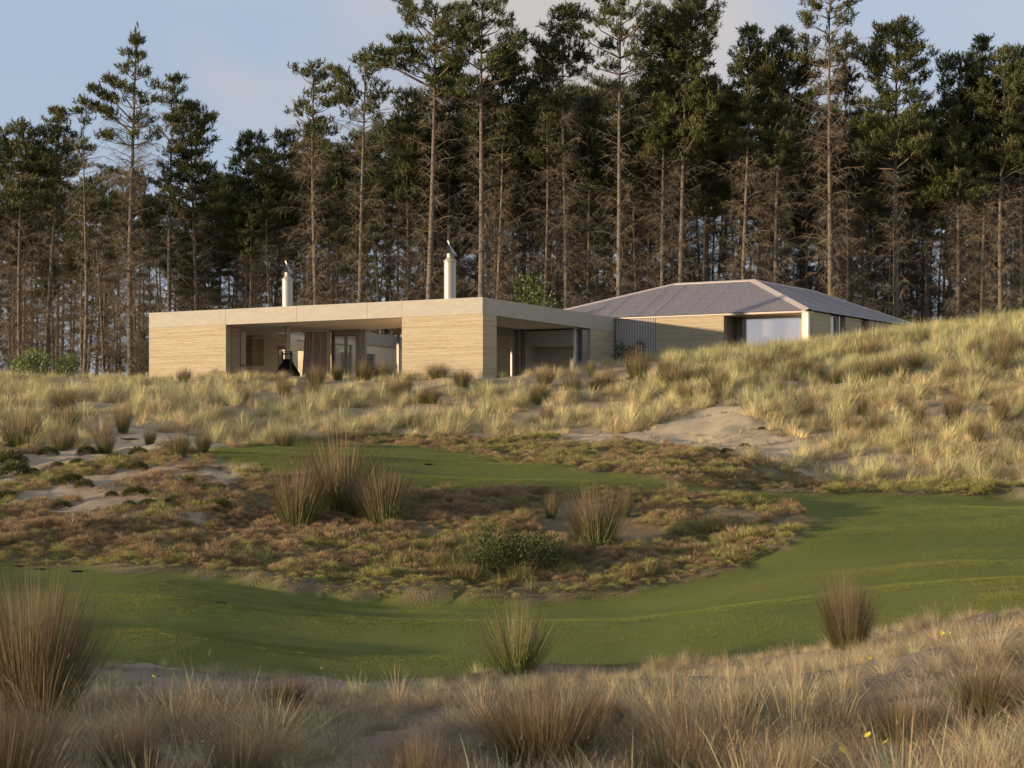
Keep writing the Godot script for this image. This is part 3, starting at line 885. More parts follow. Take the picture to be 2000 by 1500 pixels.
# one sheet of corrugated steel: runs up the slope from the eave, clipped by the top limit
func roof_plane(parent: Node3D, e0: Vector3, e1: Vector3, r0: Vector3, r1: Vector3, sheet_w: float, screws: Array) -> void:
	# e0,e1 eave ends; r0,r1 ridge ends (r0 above e0's side)
	var along := (e1 - e0).normalized()
	var len := e0.distance_to(e1)
	var upv := (r0 - e0) - along * (r0 - e0).dot(along)
	var slope := upv.length()
	upv = upv.normalized()
	var nrm := along.cross(upv).normalized()
	if nrm.y < 0: nrm = -nrm
	var a0 := (r0 - e0).dot(along); var a1 := (r1 - e0).dot(along)
	var top := func(s: float) -> float:
		if s < a0: return slope * s / maxf(a0, 0.001)
		if s > a1: return slope * (len - s) / maxf(len - a1, 0.001)
		return slope
	var cnt := int(ceil(len / sheet_w))
	for k in cnt:
		var s0 := k * sheet_w; var s1 := minf((k + 1) * sheet_w + 0.05, len)
		var b := MB.new()
		var steps := 30
		var lift := 0.0
		for i in steps:
			var p := lerpf(s0, s1, float(i) / steps); var q := lerpf(s0, s1, float(i + 1) / steps)
			var hp := 0.012 * sin(p * TAU / 0.085) + lift; var hq := 0.012 * sin(q * TAU / 0.085) + lift
			if i < 2 and k > 0: hp += 0.004
			if i < 1 and k > 0: hq += 0.004
			var tp: float = top.call(p); var tq: float = top.call(q)
			if tp < 0.01 and tq < 0.01: continue
			b.quad(e0 + along * p + nrm * hp, e0 + along * q + nrm * hq, e0 + along * q + upv * tq + nrm * hq, e0 + along * p + upv * tp + nrm * hp, nrm)
			# thickness seen at the eave
			b.quad(e0 + along * p + nrm * hp, e0 + along * q + nrm * hq, e0 + along * q + nrm * (hq - 0.008), e0 + along * p + nrm * (hp - 0.008), -upv)
		if b.v.size() > 0:
			part("roof_sheet", b.build(M.roof), parent)
	var t := 0.12
	while t < slope:
		var s := 0.2
		while s < len:
			if top.call(s) > t + 0.05:
				screws.append(e0 + along * s + upv * t + nrm * 0.02)
			s += 0.34
		t += 0.78

func flashing(parent: Node3D, a: Vector3, b: Vector3, w: float, called := "ridge_capping") -> void:
	var ax := (b - a).normalized()
	var side := ax.cross(Vector3.UP).normalized()
	var m := MB.new()
	var up := Vector3(0, 0.06, 0)
	for s in [-1.0, 1.0]:
		m.quad(a + up, b + up, b + side * s * w - Vector3(0, w * 0.42 - 0.035, 0), a + side * s * w - Vector3(0, w * 0.42 - 0.035, 0), Vector3.UP)
		m.quad(a + side * s * w - Vector3(0, w * 0.42 - 0.035, 0), b + side * s * w - Vector3(0, w * 0.42 - 0.035, 0), b + side * s * w - Vector3(0, w * 0.42 - 0.005, 0), a + side * s * w - Vector3(0, w * 0.42 - 0.005, 0), side * s)
	part(called, m.build(M.flashing), parent)

func make_wing() -> void:
	var h := house_root("hipped_roof_house", "rammed earth wing under a grey corrugated hipped roof behind the dune", "house")
	var Y := 3.45
	var zf := -12.98
	var E := Vector3(9.95, Y, zf)
	var EL := Vector3(-5.3, Y, zf)
	var A := Vector3(5.67, Y + 1.90, -17.25)
	var RL := Vector3(1.4, Y + 1.90, -17.25)
	var c := Vector3(0.087, 0, -0.996)
	var E2 := E + c * 15.1
	var RR := A + c * 7.15
	var BL := Vector3(-5.3, Y, -21.5)
	var V := Vector3(2.0 * A.x - E.x, Y, -21.5)
	var E2b := E2 + Vector3(-8.5, 0, -0.74)
	var screws := []
	roof_plane(h, EL, E, RL, A, 0.82, screws)
	roof_plane(h, E, E2, A, RR, 0.82, screws)
	for q in [[EL, RL, BL, BL], [BL, RL, A, V], [V, A, RR, E2b], [E2b, RR, E2, E2]]:
		var b := MB.new()
		b.tri(q[0], q[2], q[1]); b.tri(q[0], q[3], q[2])
		b.c.clear()
		for i in b.v.size(): b.c.push_back(Color.WHITE)
		part("roof_sheet", b.build(M.roof), h)
	flashing(h, EL, RL, 0.12, "hip_capping")
	flashing(h, RL, A, 0.12)
	flashing(h, A, E, 0.24, "hip_capping")
	flashing(h, A, RR, 0.17)
	flashing(h, RR, E2, 0.17, "hip_capping")
	var sm := MB.new()
	sm.lathe(Vector3.ZERO, [[0.0, 0.022], [0.016, 0.016], [0.028, 0.004], [0.028, 0.0]], 6)
	var mm := MultiMesh.new()
	mm.transform_format = MultiMesh.TRANSFORM_3D
	mm.mesh = sm.build(M.screw)
	mm.instance_count = screws.size()
	for i in screws.size(): mm.set_instance_transform(i, Transform3D(Basis(), screws[i]))
	var mi := MultiMeshInstance3D.new()
	mi.multimesh = mm
	mi.name = "roof_screws"
	h.add_child(mi)
	mi.set_meta("kind", "stuff")
	# walls
	var lo := -0.6
	pbox("backing_wall", h, M.gap, 0.02, 2.15, lo, Y - 0.04, -13.3, -13.16)
	var k := 0
	var x := 0.05
	while x < 2.12:
		pbox("batten", h, M.batten, x, x + 0.05, lo, Y - 0.06, -13.158, -13.10)
		x += 0.085
	pbox("rammed_earth_wall", h, M.earth, 2.18, 5.69, lo, Y - 0.05, -13.5, -13.1).set_meta("label", "rammed earth wall crossed by the diagonal edge of the house's shadow")
	pbox("recess_cheek", h, M.bronze, 5.55, 5.70, lo, Y - 0.05, -14.62, -13.502)
	pbox("soffit", h, M.plaster, 5.71, 9.9, Y - 0.11, Y - 0.05, -14.62, -13.06)
	pbox("gutter_board", h, M.flashing, -5.2, 9.9, Y - 0.085, Y - 0.03, -13.055, -13.03)
	pbox("window_pane", h, M.mirror_glass, 6.05, 9.9, lo, Y - 0.12, -14.62, -14.60)
	pbox("window_frame", h, M.bronze, 5.71, 6.04, lo, Y - 0.12, -14.64, -14.585)
	pbox("corner_post", h, M.white, 9.58, 9.87, lo, Y - 0.05, -13.35, -13.1, 0.01)
	# folded sheer curtain by the corner post
	var cm := MB.new()
	for i in 40:
		var t0 := i / 40.0; var t1 := (i + 1) / 40.0
		cm.quad(Vector3(9.0 + 0.55 * t0, lo, -14.4 + 0.03 * sin(t0 * 50)), Vector3(9.0 + 0.55 * t1, lo, -14.4 + 0.03 * sin(t1 * 50)), Vector3(9.0 + 0.55 * t1, Y - 0.12, -14.4 + 0.03 * sin(t1 * 50)), Vector3(9.0 + 0.55 * t0, Y - 0.12, -14.4 + 0.03 * sin(t0 * 50)), Vector3(0, 0, 1))
	var cmat: StandardMaterial3D = M.sheer.duplicate()
	cmat.cull_mode = BaseMaterial3D.CULL_DISABLED
	part("sheer_curtain", cm.build(cmat), h)
	# side wall, turned a little from the front
	var side := Node3D.new()
	side.name = "side_wall"
	h.add_child(side)
	side.position = Vector3(9.87, 0, -13.1)
	side.rotation.y = -0.0873
	for q in [["return_panel", M.bronze, 0.0, 0.55], ["rammed_earth_wall", M.earth, 0.55, 2.6], ["rammed_earth_wall", M.earth, 4.35, 6.3], ["rammed_earth_wall", M.earth, 7.3, 15.0]]:
		pbox(q[0], side, q[1], -0.35, -0.02, lo, Y - 0.05, -q[3], -q[2] - 0.002)
	glass_wall(side, -0.28, -0.2, lo, Y - 0.05, -4.34, -2.61, "window")
	pbox("window_post", side, M.alu, -0.19, -0.1, lo, Y - 0.05, -3.9, -3.75)
	pbox("window_pane", side, M.mirror_glass, -0.3, -0.25, lo, Y - 0.05, -7.298, -6.302)
	# closed at the back, with a floor and a ceiling lining
	pbox("wing_floor", h, M.slab, -5.1, 9.4, lo, -0.1, -21.2, -13.6)
	pbox("ceiling", h, M.ceiling, -5.1, 5.5, Y - 0.16, Y - 0.12, -21.2, -14.0)
	for q in [[Vector3(-5.1, 0, -21.3), Vector3(1.5, 0, -21.3)], [Vector3(1.5, 0, -21.3), Vector3(2.85, 0, -28.5)], [Vector3(2.85, 0, -28.5), Vector3(11.1, 0, -27.85)], [Vector3(-5.1, 0, -21.3), Vector3(-5.1, 0, -13.5)]]:
		var a: Vector3 = q[0]; var e: Vector3 = q[1]
		var t := Transform3D(Basis.looking_at((e - a).normalized(), Vector3.UP), a)
		var wb := MB.new()
		wb.box(-0.1, 0.1, lo, Y - 0.06, -a.distance_to(e), 0.0, t)
		part("back_wall", wb.build(M.plaster), h)

# ------------------------------------------------------------------ pines
# needle shoot: a short brush of needles round an axis
func shoot(b: MB, p: Vector3, ax: Vector3, size: float, cnt: int, r: RandomNumberGenerator, base: Color) -> void:
	var s1 := ax.cross(Vector3(0.3, 0.2, 0.9)).normalized()
	var s2 := ax.cross(s1)
	var ph := r.randf() * TAU
	for i in cnt:
		var t := float(i) / cnt
		var w := ph + i * 2.4
		var o := s1 * cos(w) + s2 * sin(w)
		var dir := (ax * lerpf(0.25, 1.0, t) + o * lerpf(1.0, 0.45, t)).normalized()
		var q := p + ax * (size * 0.75 * t)
		var e := q + dir * size * r.randf_range(0.45, 0.7)
		var sd := dir.cross(o + ax * 0.3).normalized() * size * 0.085
		b.col = base.lerp(Color(0.16, 0.145, 0.05), r.randf() * 0.5) * r.randf_range(0.75, 1.2)
		b.tri(q - sd, e, q + sd)

func pine(H: float, r0: float, lean: Vector2, cb: float, cw: float, style: int, sd: int, detail := 1.0, arm := Vector2.ZERO) -> Array:
	var r := RandomNumberGenerator.new()
	r.seed = sd
	# trunk line
	var tn := 12
	var pts := PackedVector3Array(); var rad := PackedFloat32Array()
	var wob := r.randf() * TAU
	var bend := r.randf_range(0.05, 0.28)
	var bushy := r.randf_range(0.7, 1.3)
	for i in tn + 1:
		var t := float(i) / tn
		pts.push_back(Vector3(lean.x * t + sin(t * 4.0 + wob) * bend * (1.0 - t * 0.3) - sin(wob) * bend * (1.0 - t), H * t - (0.4 if i == 0 else 0.0), lean.y * t + cos(t * 4.0 + wob) * 0.1))
		rad.push_back(r0 * (1.0 - t * 0.86) * (1.25 if i == 0 else 1.0))
	var at := func(t: float) -> Vector3:
		var s := clampf(t, 0, 0.9999) * tn
		return pts[int(s)].lerp(pts[int(s) + 1], s - int(s))
	var trunk := MB.new()
	trunk.tube(pts, rad, 9)
	# dead limbs with hanging twigs
	var dead := MB.new()
	var y := H * 0.03
	var dead_top := cb + (0.0 if style == 0 else 0.22) * (1.0 - cb)
	while y < H * dead_top:
		var cnt := int(round(r.randf_range(1.6, 5.2) * bushy))
		var ph := r.randf() * TAU
		for k in cnt:
			var a := ph + TAU * k / cnt + r.randf_range(-0.4, 0.4)
			var out := Vector3(cos(a), 0, sin(a))
			var L := r.randf_range(0.7, 2.3) * lerpf(0.8, 1.15, y / H) * (1.7 if r.randf() < 0.12 else 1.0)
			var rise := r.randf_range(0.2, 1.1)
			var p0: Vector3 = at.call(y / H)
			var p1 := p0 + (out + Vector3(0, rise * 0.8, 0)).normalized() * L * 0.5
			var p2 := p1 + (out + Vector3(0, rise * 1.0 - r.randf_range(0.0, 0.8), 0)).normalized() * L * 0.5
			dead.col = Color(0.16, 0.125, 0.09).lerp(Color(0.25, 0.21, 0.155), r.randf()) * r.randf_range(0.6, 1.05)
			dead.tube(PackedVector3Array([p0, p1, p2]), PackedFloat32Array([0.022, 0.014, 0.005]), 3)
			var tw := int(r.randi_range(26, 44) * detail * bushy)
			for i in tw:
				var t := r.randf_range(0.15, 1.0)
				var q := p0.lerp(p1, t * 2.0) if t < 0.5 else p1.lerp(p2, t * 2.0 - 1.0)
				var sdv := out.cross(Vector3.UP) * (1.0 if r.randf() < 0.5 else -1.0)
				var dir := (out * r.randf_range(0.0, 0.9) + sdv * r.randf_range(0.1, 1.0) + Vector3(0, r.randf_range(-0.9, 0.5), 0)).normalized()
				var l := r.randf_range(0.25, 0.95) * (1.2 - t * 0.5)
				var sv := dir.cross(Vector3(r.randf() - 0.5, r.randf() - 0.5, r.randf() - 0.5)).normalized() * r.randf_range(0.005, 0.010)
				dead.col = Color(0.15, 0.117, 0.08).lerp(Color(0.25, 0.203, 0.14), r.randf())
				var e := q + dir * l + Vector3(0, -0.12 * l, 0)
				dead.tri(q - sv, e, q + sv)
				if r.randf() < 0.6:
					var m := q + dir * l * r.randf_range(0.3, 0.8)
					var dd := (dir + Vector3(r.randf() - 0.5, r.randf() - 0.9, r.randf() - 0.5) * 1.3).normalized()
					dead.tri(m - sv * 0.8, m + dd * l * 0.5, m + sv * 0.8)
		y += r.randf_range(0.25, 0.6)
	# live crown: whorls of limbs carrying needle shoots
	var crown := MB.new()
	var limbs := MB.new()
	y = H * cb
	var spacing := 0.62 if style == 0 else (0.95 if style == 1 else 0.8)
	while y < H * 1.0:
		var t := (y / H - cb) / (1.0 - cb)
		var cnt := r.randi_range(4, 6)
		var prof_l := 0.0
		match style:
			0: prof_l = pow(maxf(1.0 - t, 0.0), 0.34) * (0.62 + 0.38 * sin(PI * (0.1 + 0.8 * t))) * (0.85 + 0.3 * sin(t * 8.0 + wob))
			1: prof_l = pow(1.0 - t, 0.8) * 0.9
			2: prof_l = (0.55 + 0.75 * smoothstep(0.0, 0.55, t)) * pow(maxf(1.0 - t, 0.0), 0.5)
			3: prof_l = (0.6 + 0.5 * t) * pow(maxf(1.0 - t, 0.0), 0.42)
		var ph := r.randf() * TAU
		for k in cnt:
			if style != 0 and r.randf() < [0.0, 0.25, 0.15, 0.3][style]: continue
			var a := ph + TAU * k / cnt + r.randf_range(-0.35, 0.35)
			var L := maxf(0.25, cw * 1.12 * prof_l * r.randf_range(0.5, 1.2))
			var out := Vector3(cos(a), 0, sin(a))
			var p0: Vector3 = at.call(y / H)
			var rise := lerpf(0.35, 1.3, t) * r.randf_range(0.7, 1.2)
			var p1 := p0 + (out + Vector3(0, rise * 0.55, 0)).normalized() * L * 0.55
			var p2 := p1 + (out + Vector3(0, rise * 1.0, 0)).normalized() * L * 0.5
			limb(limbs, crown, p0, p1, p2, L, out, r, style, detail)
		y += spacing * r.randf_range(0.8, 1.25)
	# a heavy limb reaching far to one side
	if arm != Vector2.ZERO:
		for q in 3:
			var t := cb + (1.0 - cb) * (0.10 + 0.10 * q)
			var p0: Vector3 = at.call(t)
			var out := Vector3(signf(arm.x), 0, r.randf_range(-0.25, 0.25)).normalized()
			var L := absf(arm.x) * (1.0 - 0.22 * q)
			var p1 := p0 + out * L * 0.5 + Vector3(0, arm.y * 0.7, 0)
			var p2 := p0 + out * L + Vector3(0, arm.y, 0)
			limb(limbs, crown, p0, p1, p2, L * 1.3, out, r, 2, 1.5)
	# leader
	for i in 10:
		shoot(crown, at.call(1.0 - 0.012 * i) + Vector3(r.randf_range(-0.15, 0.15), 0, r.randf_range(-0.15, 0.15)), Vector3(r.randf_range(-0.3, 0.3), 1, r.randf_range(-0.3, 0.3)).normalized(), 0.42, 12, r, Color(0.06, 0.075, 0.026))
	return [trunk.build(M.bark), dead.build(M.twig), limbs.build(M.twig), crown.build(M.needle)]

func limb(limbs: MB, crown: MB, p0: Vector3, p1: Vector3, p2: Vector3, L: float, out: Vector3, r: RandomNumberGenerator, style: int, detail: float) -> void:
	limbs.col = Color(0.17, 0.125, 0.09)
	limbs.tube(PackedVector3Array([p0, p1, p2]), PackedFloat32Array([0.02 + 0.012 * L, 0.012 + 0.008 * L, 0.008]), 4)
	var side := out.cross(Vector3.UP)
	var clumps := int(clampf(L * (2.5 if style == 0 else 2.0) * detail, 1, 10))
	var start := 0.3 if style == 0 else (0.55 if style == 1 else 0.42)
	var base := Color(0.075, 0.09, 0.034).lerp(Color(0.13, 0.128, 0.048), r.randf())
	for i in clumps:
		var t := lerpf(start, 1.0, float(i + 1) / clumps)
		var q := p0.lerp(p1, t * 2.0) if t < 0.5 else p1.lerp(p2, t * 2.0 - 1.0)
		var spread := L * 0.26 * (1.15 - t * 0.5)
		q += side * r.randf_range(-spread, spread) + Vector3(0, r.randf_range(-0.05, 0.18), 0) + out * r.randf_range(-0.15, 0.15)
		var ns := r.randi_range(11, 15)
		for k in ns:
			var ax := (Vector3(r.randf_range(-1, 1), r.randf_range(0.3, 1.9), r.randf_range(-1, 1)) + out * 0.3).normalized()
			shoot(crown, q + Vector3(r.randf_range(-0.34, 0.34), r.randf_range(-0.10, 0.16), r.randf_range(-0.34, 0.34)), ax, r.randf_range(0.30, 0.46), 9, r, base)

func plant_pine(meshes: Array, at: Vector3, turn: float, sc: Vector3, label: String, group: String) -> void:
	var o := thing("pine_tree", label, "tree", at, turn, group)
	o.scale = sc
	if sc != Vector3.ONE: o.rotation = Vector3(sin(at.x * 3.1) * 0.035, turn, cos(at.x * 5.3) * 0.035)
	var nm := ["trunk", "dead_branches", "limbs", "crown"]
	for i in 4:
		var q := part(nm[i], meshes[i], o)
		if i == 1 or i == 2: q.set_meta("kind", "stuff")

func make_pines() -> void:
	# bearing of foot, bearing of tip, height mark of tip, distance, height mark of crown foot, crown half width in metres, style, trunk radius, label
	var T := [
		[38, 45, 228, 101, 420, 1.7, 0, 0.15, "slim pale-trunked pine nearest the left edge of the photo"],
		[88, 110, 212, 102, 400, 2.0, 0, 0.17, "dark leaning pine with a bushy top, second from the left edge"],
		[164, 168, 210, 100, 300, 1.1, 3, 0.13, "thin pine with a sparse pale top left of the tall spire pine"],
		[256, 262, 34, 100, 285, 1.7, 1, 0.21, "tallest left-hand pine, a spire of separate needle tufts"],
		[329, 343, 143, 103, 360, 1.0, 3, 0.13, "scraggy thin-tipped pine just right of the spire pine"],
		[384, 376, 203, 104, 430, 2.3, 0, 0.16, "bushy-topped pine above the left end wall of the flat house"],
		[472, 490, 262, 106, 500, 2.1, 0, 0.15, "low bushy pine in the dip of the treetops"],
		[552, 556, 255, 106, 470, 1.9, 0, 0.14, "bushy pine rising just left of the smaller flue"],
		[618, 617, 115, 101, 300, 1.7, 3, 0.19, "pine with a tufted cap over bare spiky limbs, right of the smaller flue"],
		[702, 714, 98, 100, 240, 2.2, 2, 0.18, "flat-topped pine where blue sky meets the cloud"],
		[795, 800, 175, 103, 400, 1.9, 0, 0.14, "pale pole of a pine behind the middle of the flat roof"],
		[832, 850, 5, 99, 190, 3.4, 2, 0.24, "broad umbrella pine with a long limb reaching left"],
		[870, 884, 105, 104, 350, 1.8, 0, 0.14, "thin pine directly behind the larger flue"],
		[933, 947, -20, 98.5, 200, 3.2, 2, 0.24, "stout flat-crowned pine touching the top edge, right of the larger flue"],
		[966, 976, 82, 102, 330, 2.4, 0, 0.15, "bushy pine close to the right of the stout flat-crowned pine"],
		[1000, 1004, 215, 105, 400, 1.8, 0, 0.13, "shorter pine behind the leafy shrub"],
		[1060, 1062, 88, 101, 330, 2.2, 0, 0.15, "bushy pine above the leafy shrub beside the flat roof"],
		[1102, 1106, 8, 100, 150, 1.9, 0, 0.18, "pine with a tight dark cap on a long bare trunk"],
		[1146, 1150, 190, 104, 380, 2.0, 0, 0.14, "slim pine above the left slope of the hipped roof"],
		[1204, 1216, 5, 99, 180, 3.0, 2, 0.22, "wide open umbrella pine above the left end of the ridge"],
		[1262, 1268, 150, 104, 360, 2.1, 0, 0.14, "pine half hidden right of the wide umbrella pine"],
		[1292, 1304, 14, 101, 330, 2.5, 0, 0.18, "dense pine left of the gap over the ridge"],
		[1324, 1346, -25, 100, 300, 3.0, 0, 0.20, "dense tall pine cut by the top edge above the ridge"],
		[1376, 1380, 250, 104, 430, 1.9, 0, 0.14, "low pine filling the gap above the ridge"],
		[1447, 1462, 33, 100, 300, 1.9, 0, 0.17, "narrow dark-topped pine above the roof peak"],
		[1520, 1528, 52, 101, 330, 2.7, 0, 0.19, "broad dense pine right of the roof peak"],
		[1622, 1622, -35, 98.5, 130, 2.5, 3, 0.20, "tall sparse pine with a ragged crown cut by the top edge"],
		[1652, 1654, 130, 103, 330, 1.5, 0, 0.13, "narrow pine close behind the tall sparse pine"],
		[1700, 1690, 240, 104, 420, 1.8, 0, 0.14, "slim pine between the sparse pine and the broad rounded pine"],
		[1750, 1754, 48, 100, 330, 3.1, 0, 0.20, "broad rounded pine over the lower end of the hipped roof"],
		[1812, 1818, 200, 104, 420, 1.9, 0, 0.14, "darker pine in shade right of the broad rounded pine"],
		[1868, 1878, 95, 101, 400, 2.2, 0, 0.18, "pale-trunked pine above the right-hand dune crest"],
		[1918, 1915, 70, 103, 360, 2.0, 0, 0.15, "pine with a crooked tip near the right edge"],
		[1958, 1962, 90, 100, 340, 2.3, 0, 0.18, "pine with a reddish trunk close to the right edge"],
		[1992, 2002, 84, 102, 350, 2.2, 0, 0.15, "pine cut by the right edge of the photo"],
		[-24, -20, 262, 102, 440, 2.0, 0, 0.15, "pine whose crown leans in at the left edge of the photo"],
	]
	var sd := 100
	for t in T:
		sd += 7
		var d: float = t[3]
		var x: float = (t[0] - 1000.0) / F * d
		var at := on_ground(x, d)
		var top: float = EYE + (880.0 - t[2]) / F * d
		var H: float = (top - at.y) * 0.968
		var cbm: float = EYE + (880.0 - t[4]) / F * d
		var lean := Vector2((t[1] - t[0]) / F * d, 0)
		var arm := Vector2.ZERO
		if t[0] == 832: arm = Vector2(-4.2, 1.6)
		if t[0] == 256: arm = Vector2(-2.9, 1.7)
		if t[0] == 702: arm = Vector2(-1.6, 0.9)
		if t[0] == 933: arm = Vector2(2.6, 1.2)
		plant_pine(pine(H, t[7], lean, (cbm - at.y) / H, t[5], t[6], sd, 1.0, arm), at, 0.0, Vector3.ONE, t[8], "pines in the front of the belt")
	# the rows behind, alike at this distance
	var kinds := []
	for k in 10:
		kinds.append(pine(17.0, 0.15, Vector2(0.3, 0.2), [0.68, 0.73, 0.62, 0.8, 0.7, 0.76, 0.65, 0.2, 0.28, 0.16][k], [2.2, 2.0, 2.4, 1.8, 2.1, 2.3, 1.9, 1.9, 2.1, 1.8][k], 0 if k < 7 else 3, 900 + k * 13, 0.9))
	var r := RandomNumberGenerator.new()
	r.seed = 4242
	var d := 105.0
	while d < 138.0:
		var u := -140.0 + r.randf() * 50.0
		while u < 2160.0:
			var dd := d + r.randf_range(-1.4, 1.4)
			var x := (u - 1000.0) / F * dd
			# the belt is lower on the left, taller right of the flat house
			var mark := pl([[-140, 330], [250, 300], [480, 330], [650, 250], [900, 190], [1300, 150], [1700, 200], [2160, 170]], u) + r.randf_range(0, 190)
			var at := on_ground(x, dd)
			var H := EYE + (880.0 - mark) / F * dd - at.y
			var s := H / 17.0
			var where := "behind the right-hand dune crest"
			for z in [[200, "behind the far left dune"], [440, "behind the left end of the flat house"], [720, "behind the smaller flue"], [945, "behind the larger flue"], [1200, "behind the loggia roof"], [1390, "behind the left half of the hipped roof"], [1600, "behind the right half of the hipped roof"]]:
				if u < z[0]:
					where = z[1]
					break
			plant_pine(kinds[r.randi_range(0, 6) if dd < 122.0 or r.randf() < 0.45 else r.randi_range(7, 9)], at, r.randf() * TAU, Vector3(s * r.randf_range(0.85, 1.1), s, s), "slender pine in the shaded back rows " + where, "pines in the back rows " + where)
			u += r.randf_range(42, 76) * 108.0 / d
		d += 6.5

# ------------------------------------------------------------------ grasses and shrubs
func clump(sd: int, cnt: int, R: float, h0: float, h1: float, spread: float, droop: float, w: float, segs: int, pal: Array, tips: Array = [], seed_heads := 0.0) -> ArrayMesh:
	var r := RandomNumberGenerator.new()
	r.seed = sd
	var b := MB.new()
	var wind := Vector3(0.16, 0, 0.02)
	for i in cnt:
		var a := r.randf() * TAU
		var q := sqrt(r.randf())
		var out := Vector3(cos(a), 0, sin(a))
		var p := out * R * q * r.randf_range(0.6, 1.1)
		p.y = -0.03
		var dir := (Vector3.UP + out * spread * q * r.randf_range(0.35, 1.2) + Vector3(r.randf_range(-0.12, 0.12), 0, r.randf_range(-0.12, 0.12)) + wind * r.randf_range(0.0, 1.4)).normalized()
		var L := r.randf_range(h0, h1) * lerpf(1.0, 0.8, q * q)
		var c0: Color = pal[r.randi_range(0, pal.size() - 1)]
		c0 = c0 * r.randf_range(0.78, 1.18)
		var c1 := c0
		if tips.size() > 0:
			c1 = tips[r.randi_range(0, tips.size() - 1)]
			c1 = c1 * r.randf_range(0.8, 1.2)
		b.blade(p, dir, L, w * r.randf_range(0.7, 1.3), droop * r.randf_range(0.3, 1.3), segs, c0, c1, Vector3(-sin(a + r.randf() * 1.5), 0, cos(a + r.randf() * 1.5)))
		if seed_heads > 0.0 and r.randf() < seed_heads:
			var e := p + dir * L * 0.94
			b.blade(e, (dir + out * 0.3).normalized(), L * 0.10, w * 1.7, 0.5, 2, Color(0.32, 0.24, 0.15), Color(0.36, 0.27, 0.17), Vector3(-sin(a), 0, cos(a)))
	return b.build(M.grass)

func dome(sd: int, cnt: int, R: float, H: float, L: float, w: float, pal: Array) -> ArrayMesh:
	var r := RandomNumberGenerator.new()
	r.seed = sd
	var b := MB.new()
	var lump := noise(sd, 2.2, 2)
	for i in cnt:
		var a := r.randf() * TAU
		var q := sqrt(r.randf())
		var out := Vector3(cos(a), 0, sin(a))
		var y := sqrt(maxf(0.0, 1.0 - q * q))
		var k := 1.0 + lump.get_noise_2d(out.x * q, out.z * q) * 0.35
		var p := Vector3(out.x * R * q, (y * 0.8) * H * k, out.z * R * q) * r.randf_range(0.72, 1.0)
		var dir := (out * q * 1.1 + Vector3(0, y + 0.35, 0) + Vector3(r.randf_range(-0.4, 0.4), r.randf_range(-0.2, 0.3), r.randf_range(-0.4, 0.4))).normalized()
		var c: Color = pal[r.randi_range(0, pal.size() - 1)]
		c = c * r.randf_range(0.75, 1.25)
		b.blade(p, dir, L * r.randf_range(0.6, 1.3), w, 0.2, 1, c, c, dir.cross(Vector3(r.randf() - 0.5, r.randf() - 0.5, r.randf() - 0.5)).normalized())
	return b.build(M.grass)

func leafy(sd: int, blobs: Array, leaves: int, leaf: float, pal: Array) -> ArrayMesh:
	var r := RandomNumberGenerator.new()
	r.seed = sd
	var b := MB.new()
	for q in blobs:
		var o: Vector3 = q[0]; var R: Vector3 = q[1]
		for i in int(leaves * R.x * R.y):
			var dv := Vector3(r.randfn(), r.randfn(), r.randfn()).normalized()
			var p := o + dv * R * pow(r.randf(), 0.38)
			if p.y < 0.02: continue
			var ax := (dv + Vector3(r.randf_range(-1, 1), r.randf_range(-0.3, 1.2), r.randf_range(-1, 1))).normalized()
			var sv := ax.cross(Vector3(r.randf() - 0.5, r.randf() - 0.5, r.randf() - 0.5)).normalized() * leaf * 0.33
			var c: Color = pal[r.randi_range(0, pal.size() - 1)]
			b.col = c * r.randf_range(0.7, 1.25)
			var L := leaf * r.randf_range(0.7, 1.3)
			b.tri(p, p + ax * L * 0.5 - sv, p + ax * L); b.tri(p, p + ax * L, p + ax * L * 0.5 + sv)
	return b.build(M.leaf)

func stems(sd: int, blobs: Array, rad: float) -> ArrayMesh:
	var r := RandomNumberGenerator.new()
	r.seed = sd
	var b := MB.new()
	b.col = Color(0.15, 0.11, 0.08)
	for q in blobs:
		for k in 3:
			var e: Vector3 = q[0] + Vector3(r.randf_range(-0.5, 0.5), r.randf_range(-0.2, 0.5), r.randf_range(-0.5, 0.5)) * q[1]
			var s := Vector3(r.randf_range(-0.1, 0.1), -0.1, r.randf_range(-0.1, 0.1))
			b.tube(PackedVector3Array([s, s.lerp(e, 0.55) + Vector3(0, 0.1, 0), e]), PackedFloat32Array([rad, rad * 0.7, rad * 0.25]), 5)
	return b.build(M.twig)

const STRAW := Color(0.68, 0.55, 0.29)
const TAN := Color(0.55, 0.435, 0.27)
const PALEGREEN := Color(0.54, 0.50, 0.245)
const GREYGREEN := Color(0.40, 0.405, 0.235)
const GREEN := Color(0.135, 0.175, 0.05)
const RUST := Color(0.175, 0.10, 0.062)
const RUSTY := Color(0.235, 0.15, 0.095)
const OLIVE := Color(0.15, 0.145, 0.045)
const DKGREEN := Color(0.075, 0.095, 0.032)
const BROWN := Color(0.135, 0.088, 0.058)

var rushes := []
func rush(u: float, y: float, hpx: float, wide: float, label: String, group := "rush clumps", d0 := 6.0) -> void:
	var at := hit(u, y, d0)
	var s := hpx / F * -at.z / 0.92
	var r := rushes[int(absf(u * 7.0 + y)) % 6] as ArrayMesh
	if -at.z < 32.0: r = rushes[6 + int(absf(u)) % 3]
	if label.contains("green") or label.contains("sprouting"): r = rushes[9 + int(absf(u)) % 2]
	var o := part("rush_clump", r, self)
	o.position = at
	o.rotation.y = fmod(u * 1.7, TAU)
	o.scale = Vector3(s * wide, s, s * wide)
	tag(o, label, "rush", group)

